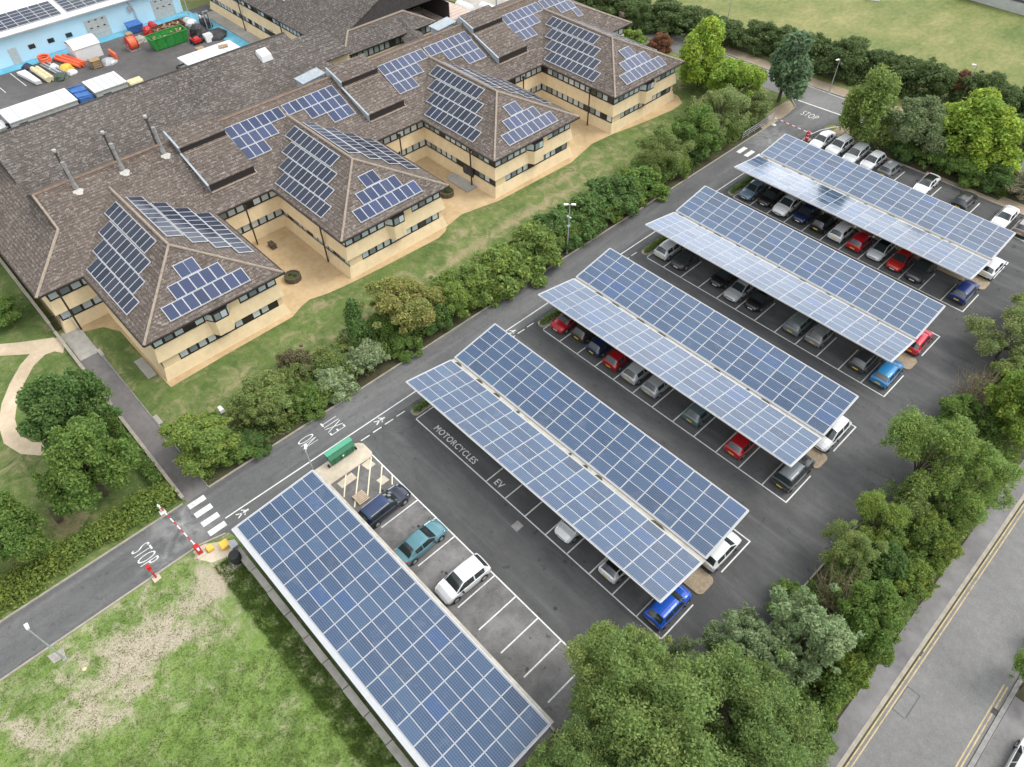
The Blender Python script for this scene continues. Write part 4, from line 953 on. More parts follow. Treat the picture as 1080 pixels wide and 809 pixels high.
def refine(st):
    """Catmull-Rom between stations so that bonnet, roof and tail curve"""
    A = [np.array(s) for s in st]; out = []; tagi = []
    for i in range(len(A) - 1):
        p0, p1, p2, p3 = A[max(i - 1, 0)], A[i], A[i + 1], A[min(i + 2, len(A) - 1)]
        n = 1 if (p2[0] - p1[0]) < 0.15 else 3
        for k in range(n):
            t = k / n
            q = p1 + (p2 - p1) * t
            if n > 1:
                s = 0.5 * ((2 * p1) + (-p0 + p2) * t + (2 * p0 - 5 * p1 + 4 * p2 - p3) * t * t + (-p0 + 3 * p1 - 3 * p2 + p3) * t ** 3)
                q[1] = 0.5 * (q[1] + s[1]); q[4] = q[4] + 0.6 * (s[4] - q[4]) if i not in (2, 7) else q[4] + 0.25 * (s[4] - q[4])
            out.append(q); tagi.append(i)
    out.append(A[-1]); return out, tagi
def make_car(style):
    st = STY[style]; S_, tg = refine(st)
    root = thing('parked_car', 'car', 'car')
    def sec(q):
        y, w, zb, zt, zp, wt = q
        half = [(0.80 * w, zb), (0.965 * w, zb + 0.10), (w, zb + (zt - zb) * 0.55), (0.975 * w, zt - 0.03), (0.93 * w, zt), (wt + 0.045, zp - 0.085), (wt * 0.95, zp - 0.022), (wt * 0.72, zp + 0.010), (wt * 0.36, zp + 0.030), (0, zp + 0.036)]
        r = [(x, y, z) for x, z in half]; l = [(-x, y, z) for x, z in reversed(half[:-1])]
        return r + l
    secs = [sec(q) for q in S_]; n = len(secs[0])
    P = {k: MB() for k in ('body', 'roof', 'windscreen', 'rear_window', 'side_window_r', 'side_window_l', 'sill')}
    for i in range(len(secs) - 1):
        k = tg[i]
        for j in range(n - 1):
            a, b2, c, d = secs[i][j], secs[i][j + 1], secs[i + 1][j + 1], secs[i + 1][j]
            jj = min(j, n - 2 - j); part = 'body'
            if jj == 0: part = 'sill'
            elif jj == 4:
                if k in (4, 6) or (k == 7) or (k == 3 and style in ('saloon', 'coupe')): part = 'side_window_r' if j == jj else 'side_window_l'
            elif jj >= 6 and 3 <= k <= 6: part = 'roof'
            elif jj >= 6 and k == 7: part = 'windscreen'
            elif jj >= 6 and k == 2: part = 'rear_window'
            P[part].poly([a, d, c, b2])
    P['body'].poly(secs[0]); P['body'].poly(secs[-1][::-1])
    lo = MB(); lo.poly([(-.7, st[1][0], .22), (.7, st[1][0], .22), (.7, st[-2][0], .22), (-.7, st[-2][0], .22)])
    body = P['body'].build('body', 'car_paint', root, smooth=38)
    P['roof'].build('roof', 'car_paint', root, smooth=38)
    P['sill'].build('sill', 'trim_black', root)
    for k in ('windscreen', 'rear_window'): P[k].build(k, 'dark_glass', root, smooth=40)
    for k in ('side_window_r', 'side_window_l'): P[k].build('side_window', 'dark_glass', root, smooth=40)
    f, re = st[-1], st[0]; big = style in ('suv', 'van'); zr = 0.35 if big else 0.31
    wb = 0.62 * (st[-1][0] - st[0][0]) / 2
    for sx in (-1, 1):
        for yy in (wb, -wb):
            w = MB(); x = sx * (st[5][1] - 0.10); w.tube([(x - sx * 0.1, yy, zr), (x + sx * 0.09, yy, zr), (x + sx * 0.115, yy, zr)], [zr, zr, zr * 0.92], 16)
            wo = w.build('wheel', 'tyre', root, smooth=35)
            a = MB(); xa = sx * (st[5][1] * 0.985); a.tube([(xa, yy, zr + .02), (xa + sx * 0.022, yy, zr + .02)], zr * 1.17, 16); a.build('wheel_arch', 'trim_black', root)
            r = MB(); r.tube([(x + sx * 0.10, yy, zr), (x + sx * 0.125, yy, zr)], [zr * 0.66, zr * 0.6], 10); r.build('rim', 'rim', wo)
        zl = f[3] + 0.10
        h = MB(); q = st[-2]; h.hexa([(sx * q[1] * .52, q[0] + .05, q[3] - .10), (sx * q[1] * 1.0, q[0] - .16, q[3] - .08), (sx * q[1] * 1.0, q[0] - .30, q[3] - .06), (sx * q[1] * .55, q[0] - .1, q[3] - .06), (sx * q[1] * .54, q[0] + .03, q[3] + .02), (sx * q[1] * 1.01, q[0] - .18, q[3] + .05), (sx * q[1] * .96, q[0] - .34, q[3] + .09), (sx * q[1] * .58, q[0] - .12, q[3] + .06)]); h.build('headlight', 'headlamp', root)
        q = st[1]; h = MB(); h.hexa([(sx * q[1] * .70, q[0] - .03, q[3] - .16), (sx * q[1] * 1.02, q[0] + .10, q[3] - .16), (sx * q[1] * 1.02, q[0] + .28, q[3] - .14), (sx * q[1] * .72, q[0] + .1, q[3] - .16), (sx * q[1] * .72, q[0] - .02, q[3] + .02), (sx * q[1] * 1.01, q[0] + .11, q[3] + .03), (sx * q[1] * 1.02, q[0] + .30, q[3] + .0), (sx * q[1] * .74, q[0] + .1, q[3] + .02)]); h.build('tail_light', 'tail_red', root)
        m = MB(); m.box(sx * (st[7][1] + 0.02) if sx > 0 else -(st[7][1] + .2), .62, st[7][3] - .02, (st[7][1] + .2) if sx > 0 else -(st[7][1] + 0.02), .76, st[7][3] + .12); m.build('mirror', 'trim_black', root)
    p = MB(); p.box(-.27, re[0] - .035, .56, .27, re[0] - .01, .68); p.build('number_plate', 'plate_yellow', root)
    p = MB(); p.box(-.27, f[0] + .0, .38, .27, f[0] + .025, .49); p.build('number_plate', 'plate_white', root)
    p = MB(); p.box(-.42, f[0] - .02, .50, .42, f[0] + .015, .56); p.box(-.55, st[-1][0] - .03, .25, .55, st[-1][0] + .01, .36); p.build('grille', 'trim_black', root)
    if style in ('estate', 'suv'):
        r = MB()
        for sx in (-1, 1): r.bar((sx * .60, -1.7, st[4][4] + .045), (sx * .60, .15, st[7][4] + .06), .04)
        r.build('roof_rails', 'trim_black' if style == 'suv' else 'galv', root)
    return root
PROTO = {}
WHT, SIL, GRY, DGR, BLK = (.74, .75, .75), (.42, .43, .44), (.17, .175, .18), (.045, .047, .05), (.012, .012, .013)
RED, NVY, BLU, SKY, TEA = (.42, .012, .02), (.012, .022, .07), (.010, .09, .52), (.03, .22, .48), (.075, .20, .235)
def place_car(style, u, v, nose, color, label, roof=None, group=None, rz=0.0, scale=1.0):
    if style not in PROTO: PROTO[style] = make_car(style); o = PROTO[style]
    else: o = copy_tree(PROTO[style])
    o.scale = (1 + (scale - 1) * .6, scale, scale); o.location = (u, v, 0); o.rotation_euler = (0, 0, R((0 if nose > 0 else 180) + rz)); o['label'] = label
    if group: o['group'] = group
    for ch in o.children:
        if ch.name.startswith(('body', 'roof')) and not ch.name.startswith('roof_rails'):
            c = roof if (roof and not ch.name.startswith('body')) else color
            ch.color = (c[0], c[1], c[2], 1)
    return o
G1, G2, G3, G4, G5, G6 = ('cars in the open row by the flat canopy', 'cars under the motorcycle-bay canopy', 'cars under the third canopy', 'cars under the fourth canopy', 'cars under the farthest canopy', 'cars in the open row below the trees')
bay = lambda k, o=0.0: U0 + 1.2 + 2.4 * k + o
def c(*a, **k): return place_car(*a, **k)
c('estate', -1.2, -2.55, 1, (.006, .010, .030), 'dark navy estate with a glossy blue roof beside the hatched slabs', (.014, .034, .10), G1, 2)
c('saloon', 3.55, -2.5, 1, TEA, 'pale turquoise saloon in the open row', None, G1, 2)
c('hatch', 8.35, -2.2, -1, WHT, 'white car parked nose-in towards the flat canopy', None, G1, -2, 1.10)
c('hatch', bay(7, .1), 7.9, -1, WHT, 'white hatchback nosing out of the motorcycle-bay canopy between two empty bays', None, G2)
c('hatch', bay(9, .1), 7.9, 1, WHT, 'white hatchback with a black roof under the motorcycle-bay canopy', BLK, G2)
c('hatch', bay(11, .1), 7.6, 1, BLU, 'bright royal blue hatchback half under the motorcycle-bay canopy beside the big tree', None, G2)
c('hatch', bay(11), 14.2, 1, WHT, 'white hatchback at the lane end of the motorcycle-bay canopy, gravel island behind it', None, G2)
c('hatch', bay(0), 24.75, -1, RED, 'red hatchback next to the clipped hedge under the third canopy', None, G3)
c('hatch', bay(1), 25.3, 1, (.05, .035, .03), 'blackish hatchback in deep shade beside the red one by the hedge', None, G3)
c('hatch', bay(2), 24.9, 1, NVY, 'small navy hatchback with a pale rear window under the third canopy', None, G3)
c('hatch', bay(3), 24.7, 1, (.30, .01, .015), 'dark red hatchback between a navy and a silver car', None, G3)
c('hatch', bay(4), 24.7, 1, SIL, 'silver hatchback with a black rear window under the third canopy', None, G3)
c('hatch', bay(5), 24.8, 1, (.36, .38, .40), 'greyish silver hatchback beside an empty bay under the third canopy', None, G3)
c('hatch', bay(7), 24.9, 1, (.10, .15, .16), 'dark teal grey hatchback alone between two empty bays', None, G3)
c('hatch', bay(9), 24.6, 1, RED, 'bright red hatchback alone between empty bays under the third canopy', None, G3)
c('suv', bay(11), 24.9, 1, (.03, .033, .036), 'black SUV at the outer end of the third canopy', (.14, .16, .17), G3)
c('hatch', bay(11), 30.9, -1, WHT, 'white car at the outer end of the third canopy', None, G3, 0, 1.09)
c('hatch', bay(0), 41.5, 1, (.62, .64, .65), 'white hatchback by the clipped hedge under the fourth canopy', None, G4)
c('hatch', bay(1), 41.5, -1, DGR, 'charcoal car beside the white hatchback at the hedge end', None, G4)
c('hatch', bay(4) - 2.4, 42.1, -1, BLK, 'black car deep in shade beside the silver saloon', None, G4)
c('saloon', bay(4), 41.6, -1, SIL, 'silver saloon nosing out of the fourth canopy', None, G4)
c('hatch', bay(5), 41.7, -1, BLK, 'black hatchback with bright headlights next to the silver saloon', None, G4)
c('estate', bay(7), 41.9, 1, (.17, .20, .205), 'greenish grey estate beside a similar grey hatchback', None, G4)
c('hatch', bay(8), 41.7, 1, (.24, .25, .25), 'grey hatchback with a pale bumper beside the greenish estate', None, G4)
c('hatch', bay(10), 41.6, 1, DGR, 'dark grey hatchback beside the sky blue car', None, G4)
c('hatch', bay(11), 41.4, 1, SKY, 'metallic sky blue hatchback at the outer end of the fourth canopy', None, G4, 1)
c('hatch', bay(11), 47.6, 1, (.50, .012, .035), 'crimson hatchback sticking out at the outer end of the fourth canopy', None, G4, 2)
c('saloon', bay(0), 58.2, -1, (.14, .20, .26), 'blue grey saloon beside the dark hedge under the farthest canopy', None, G5)
c('hatch', bay(1), 58.4, -1, BLK, 'black car beside the blue grey saloon', None, G5)
c('suv', bay(2), 58.2, -1, WHT, 'white SUV nosing out of the farthest canopy', None, G5)
c('hatch', bay(3), 58.5, -1, NVY, 'dark navy hatchback right next to the white SUV', None, G5)
c('hatch', bay(4), 58.4, 1, BLK, 'black hatchback showing red tail lights under the farthest canopy', None, G5)
c('hatch', bay(5), 58.3, 1, WHT, 'white hatchback with a dark rear window beside the red one', None, G5)
c('hatch', bay(6), 58.2, 1, RED, 'red hatchback with a yellow rear plate under the farthest canopy', None, G5)
c('hatch', bay(7), 58.4, -1, (.60, .62, .64), 'white car with a dark roof between two red cars', BLK, G5)
c('hatch', bay(8), 58.3, -1, (.45, .02, .015), 'red hatchback facing out between the white and the charcoal car', None, G5)
c('suv', bay(9), 58.3, -1, DGR, 'charcoal SUV beside an empty bay under the farthest canopy', None, G5)
c('hatch', bay(11), 58.2, 1, (.012, .03, .14), 'dark blue hatchback with a pale roof strip at the outer end', None, G5)
c('hatch', bay(11) + .3, 64.2, 1, WHT, 'white hatchback poking out at the far outer corner of the farthest canopy', None, G5)
for k, st, nose, col, roof, lb in ((0, 'saloon', -1, WHT, None, 'white saloon first in the open row, beside the red gate post'), (1, 'suv', -1, WHT, None, 'white SUV second in the open row from the gate post'), (2, 'estate', -1, (.60, .62, .63), SIL, 'white estate with a silver roof and rails in the open row'),
                                   (3, 'hatch', -1, (.66, .67, .68), None, 'white hatchback beside the grey one in the open row'), (4, 'hatch', 1, GRY, None, 'mid grey hatchback next to empty bays in the open row'), (6, 'coupe', -1, WHT, BLK, 'white coupe with a black roof below the yellow-green tree'),
                                   (8, 'hatch', 1, (.03, .03, .033), None, 'black hatchback with pink-red tail lights alone below the trees'), (10, 'saloon', -1, (.68, .69, .70), None, 'silvery white saloon below the grey bush'), (11, 'hatch', 1, (.27, .22, .225), None, 'pinkish grey hatchback cut by the picture edge')):
    c(st, -5.95 + 2.41 * k, 74.4, nose, col, lb, roof, G6, random.Random(k).uniform(-2, 2))
c('hatch', 43.6, 15.4, 1, WHT, 'white car on the private drive at the corner of the street')
# ================================================================== trees, shrubs and hedges
def leaf_cloud(name, clumps, n_leaves, size, seed, droop=0.0, needle=False, shell=(0.55, 1.05), up=0.35, za=1.0):
    """many small leaf faces spread through clumps (cx, cy, cz, r); 'tone' varies from clump to clump"""
    rs = np.random.RandomState(seed); C = np.array(clumps); wts = C[:, 3] ** 2; wts = wts / wts.sum()
    ci = rs.choice(len(C), n_leaves, p=wts); d = rs.normal(size=(n_leaves, 3)); d[:, 2] += up; d /= np.linalg.norm(d, axis=1)[:, None]
    rad = C[ci, 3] * (shell[0] + (shell[1] - shell[0]) * rs.rand(n_leaves) ** 0.6)
    jag = rs.rand(n_leaves) < 0.12; rad[jag] *= 1.0 + 0.3 * rs.rand(jag.sum())
    p = C[ci, :3] * np.array([1, 1, za]) + d * rad[:, None] * np.array([1, 1, 0.85 * max(1, 0.75 * za)]); p[:, 2] -= droop * rs.rand(n_leaves) * C[ci, 3]
    nrm = d * 0.42 + rs.normal(size=(n_leaves, 3)) * 0.72 + np.array([0, 0, 0.6]); nrm /= np.linalg.norm(nrm, axis=1)[:, None]
    t = np.cross(nrm, rs.normal(size=(n_leaves, 3))); t /= np.linalg.norm(t, axis=1)[:, None]; bt = np.cross(nrm, t)
    s = size * (0.6 + 0.8 * rs.rand(n_leaves))[:, None]; wd = s * (0.16 if needle else 0.48)
    if needle: t = t * 0.5 + d * 0.8
    v = np.stack([p - t * s, p - bt * wd + nrm * s * .12, p + t * s, p + bt * wd + nrm * s * .12], 1).reshape(-1, 3)
    keep = v[:, 2].reshape(-1, 4).min(1) > 0.0
    v = v.reshape(-1, 4, 3)[keep].reshape(-1, 3); m = len(v) // 4
    me = bpy.data.meshes.new(name); me.vertices.add(m * 4); me.vertices.foreach_set('co', v.ravel())
    me.loops.add(m * 4); me.loops.foreach_set('vertex_index', np.arange(m * 4)); me.polygons.add(m)
    me.polygons.foreach_set('loop_start', np.arange(0, m * 4, 4)); me.update(calc_edges=True)
    tone = rs.rand(len(C))[ci][keep] * 0.7 + rs.rand(m) * 0.3
    a = me.attributes.new('tone', 'FLOAT', 'FACE'); a.data.foreach_set('value', tone)
    me.materials.append(MAT['leaf']); return me
def crown_clumps(seed, n, z0, z1, prof, rmin, rmax, flat=0.0):
    """clumps between heights z0..z1 inside radius prof(t)"""
    rs = random.Random(seed); out = []
    for i in range(n):
        t = rs.random(); r = prof(t); a = rs.uniform(0, 2 * math.pi); q = r * math.sqrt(rs.uniform(0.15, 1.0)) * rs.uniform(0.8, 1.08)
        cr = rs.uniform(rmin, rmax)
        out.append((math.cos(a) * q, math.sin(a) * q, z0 + (z1 - z0) * t, cr))
    return out
def lobed_clumps(seed, n_lobes, per, z0, z1, spread, rl, rmin, rmax):
    """uneven crown: big boughs of different size, each carrying small clumps on its outside, with gaps between boughs"""
    rs = random.Random(seed); out = []
    for i in range(n_lobes):
        a = 2 * math.pi * (i * 0.618 + rs.uniform(-.08, .08)); t = rs.uniform(0, 1) if i else 1.0
        q = spread * rs.uniform(.55, 1.0) * (1 - .55 * max(0, t - .5) * 1.6) if i else rs.uniform(0, .15)
        c = Vector((math.cos(a) * q, math.sin(a) * q, z0 + (z1 - z0) * t)); r = rl * rs.uniform(.7, 1.2)
        for k in range(int(per * rs.uniform(.7, 1.3))):
            d = Vector((rs.gauss(0, 1), rs.gauss(0, 1), rs.gauss(.25, .8))).normalized(); f = r * rs.uniform(.55, 1.12)
            out.append((c.x + d.x * f, c.y + d.y * f, max(.06, c.z + d.z * f * .5), rs.uniform(rmin, rmax)))
    for k in range(int(n_lobes * .8)):                                # stray shoots
        a = rs.uniform(0, 6.28); q = rs.uniform(.6, .85); out.append((math.cos(a) * q, math.sin(a) * q, rs.uniform(z0, z1), rmin * rs.uniform(.8, 1.3)))
    return out
def limbs(seed, clumps, n, r0, z_fork, zk=1.0, sway=0.02):
    b = MB(); rs = random.Random(seed)
    b.tube([(0, 0, 0), (rs.uniform(-sway, sway), rs.uniform(-sway, sway), z_fork * .5), (0, 0, z_fork), (rs.uniform(-.04, .04), rs.uniform(-.04, .04), 0.75)], [r0 * 1.25, r0, r0 * .85, r0 * .25], 7)
    for cl in rs.sample(clumps, min(n, len(clumps))):
        z = rs.uniform(z_fork * .6, z_fork * 1.2); e = Vector(cl[:3]) * rs.choice((.9, .95, 1.12)); s = Vector((0, 0, z)); m = s.lerp(e, .5) + Vector((0, 0, .05))
        b.tube([s, m, e], [r0 * .55, r0 * .34, r0 * .1], 5)
    return b
TREE = {}
ZA = {'broad': 1.75, 'big': 2.0, 'airy': 1.9, 'upright': 1.9, 'willow': 2.4, 'pine': 2.0, 'cone': 2.9, 'bare': 1.0, 'shrub': 1.35, 'laurel': 1.2, 'low': 1.2, 'silver': 2.2}
def proto(kind, variant):
    key = (kind, variant)
    if key in TREE: return TREE[key]
    sd = variant * 101 + sum(map(ord, kind)); rs = random.Random(sd); za = ZA[kind]
    dome = lambda t: 0.72 * math.sqrt(max(0.02, 1 - (2 * t - 0.75) ** 2 * 0.72))
    if kind == 'broad':
        cl = lobed_clumps(sd, 10, 11, 0.34, 0.82, .62, .34, .07, .18); me = leaf_cloud('crown', cl, 30000, 0.033, sd, shell=(.35, 1.15), za=za); tr = limbs(sd, cl, 8, .05, .3)
    elif kind == 'big':
        cl = lobed_clumps(sd, 16, 15, 0.34, 0.86, .70, .27, .05, .13); me = leaf_cloud('crown', cl, 75000, 0.016, sd, shell=(.15, 1.4), za=za); tr = limbs(sd, cl, 12, .05, .3)
    elif kind == 'silver':
        cl = lobed_clumps(sd, 12, 12, 0.3, 0.84, .66, .30, .05, .13); me = leaf_cloud('crown', cl, 30000, 0.030, sd, shell=(.3, 1.2), za=za); tr = limbs(sd, cl, 10, .04, .25)
    elif kind == 'airy':
        cl = lobed_clumps(sd, 13, 11, 0.3, 0.86, .68, .28, .05, .14); me = leaf_cloud('crown', cl, 30000, 0.022, sd, shell=(.1, 1.45), za=za); tr = limbs(sd, cl, 14, .03, .25)
    elif kind == 'upright':
        cl = crown_clumps(sd, 60, 0.15, 0.93, lambda t: 0.74 * (1 - abs(t - .35) ** 1.6 * 1.7) if t < .95 else .1, 0.10, 0.24); me = leaf_cloud('crown', cl, 14000, 0.045, sd, shell=(.3, 1.2), up=.6, za=za); tr = limbs(sd, cl, 10, .035, .25)
    elif kind == 'willow':
        cl = crown_clumps(sd, 60, 0.22, 0.92, lambda t: 0.7 * (1 - max(0, t - .45) * 1.2), 0.13, 0.26); me = leaf_cloud('crown', cl, 16000, 0.045, sd, droop=1.1, za=za); tr = limbs(sd, cl, 9, .045, .35)
    elif kind == 'pine':
        cl = [(math.cos(a) * q, math.sin(a) * q, z, r) for a, q, z, r in [(rs.uniform(0, 6.28), rs.uniform(.05, .8) * (1.15 - zz), zz, rs.uniform(.16, .27)) for zz in [rs.uniform(.34, .93) for _ in range(34)]]]
        me = leaf_cloud('crown', cl, 15000, 0.06, sd, needle=False, shell=(.3, 1.1), za=za); tr = limbs(sd, cl, 14, .04, .5)
    elif kind == 'cone':
        cl = crown_clumps(sd, 50, 0.06, 0.95, lambda t: 0.78 * (1 - t) + .04, 0.12, 0.26); me = leaf_cloud('crown', cl, 8000, 0.05, sd, za=za); tr = limbs(sd, cl, 6, .05, .3)
    elif kind == 'bare':
        cl = crown_clumps(sd, 60, 0.2, 0.95, dome, 0.08, 0.16); me = leaf_cloud('crown', cl, 900, 0.035, sd, shell=(.1, 1.2))
        tr = MB(); r2 = random.Random(sd)
        for i in range(85):
            a = r2.uniform(0, 6.28); q = r2.uniform(.35, 1.0); z = r2.uniform(.35, 1.0); e = Vector((math.cos(a) * q, math.sin(a) * q, z)); m = e * r2.uniform(.45, .6) + Vector((r2.uniform(-.1, .1), r2.uniform(-.1, .1), .08))
            tr.tube([(0, 0, 0.02), m, e], [.022, .012, .003], 4, cap=False)
            for j in range(3):
                f = e + Vector((r2.uniform(-.2, .2), r2.uniform(-.2, .2), r2.uniform(-.05, .18))); tr.tube([m.lerp(e, r2.uniform(.2, .9)), f], [.006, .002], 3, cap=False)
    else:   # shrub
        n = {'shrub': 55, 'laurel': 60, 'low': 45}[kind]
        cl = lobed_clumps(sd, 10, n // 6, 0.14, 0.70, .64, .34, .08, .19)
        me = leaf_cloud('foliage', cl, 18000 if kind != 'laurel' else 14000, 0.04 if kind == 'shrub' else 0.055, sd, shell=(.3, 1.15), za=za); tr = limbs(sd, cl, 7, .03, .15)
    if kind != 'bare': tr.v = [(p[0], p[1], p[2] * za) for p in tr.v]
    trm = tr.build('trunk', 'twig' if kind == 'bare' else 'bark', None); tme = trm.data; bpy.data.objects.remove(trm)
    TREE[key] = (me, tme); return TREE[key]
TINT = {'dark': (0.062, 0.115, 0.032), 'mid': (0.09, 0.15, 0.034), 'yel': (0.13, 0.185, 0.042), 'olive': (0.125, 0.165, 0.052), 'brown': (0.115, 0.105, 0.055), 'silver': (.17, .215, .115), 'autumn': (0.155, 0.16, 0.048),
        'laurel': (0.115, 0.168, 0.04), 'pale': (0.145, 0.185, 0.068), 'bright': (.16, .235, .035), 'bright2': (.135, .20, .035), 'blue': (0.085, 0.135, 0.072), 'hedge': (0.07, 0.105, 0.038), 'redh': (.15, .075, .04), 'willow': (0.125, 0.175, 0.046),
        'grey': (0.115, 0.15, 0.072), 'greyb': (.17, .165, .11), 'light': (0.128, 0.192, 0.048), 'yel2': (0.12, 0.17, 0.036), 'big': (0.118, 0.172, 0.05), 'sil2': (0.145, 0.195, 0.098), 'twigc': (.13, .13, .06), 'big2': (0.142, 0.19, 0.056), 'big3': (0.1, 0.15, 0.045)}
cnt = [0]
def plant(kind, tint, u, v, r, h, label, cat=None, group=None):
    cnt[0] += 1; rs = random.Random(cnt[0] * 13)
    me, tme = proto(kind, cnt[0] % 3)
    sh = kind in ('shrub', 'laurel', 'low')
    nm = {'shrub': 'shrub', 'laurel': 'laurel_bush', 'low': 'shrub', 'cone': 'conifer', 'pine': 'pine_tree', 'bare': 'bare_shrub'}.get(kind, 'tree')
    t = thing(nm, label, cat or ('shrub' if sh or kind == 'bare' else 'tree'), (u, v, -0.02), group)
    t.rotation_euler = (0, 0, rs.uniform(0, 6.28)); k0 = 1.0; t.scale = (r * rs.uniform(.95, 1.08), r * rs.uniform(.95, 1.08), h / ZA[kind])
    cr = bpy.data.objects.new('foliage' if sh else 'crown', me); COL.objects.link(cr); cr.parent = t
    tc = TINT[tint]; k = rs.uniform(.92, 1.08); k *= 1.75; cr.color = (tc[0] * k, tc[1] * k, tc[2] * k, 1)
    tk = bpy.data.objects.new('stems' if sh else 'trunk', tme); COL.objects.link(tk); tk.parent = t
    return t
GA, GB, GC, GD, GE = 'trees and shrubs between the lawn and the drive', 'hedgerow bushes along the meadow', 'trees above the open parking row', 'trees between the car park and the street', 'trees on the lawn by the curved path'
X = 1.2
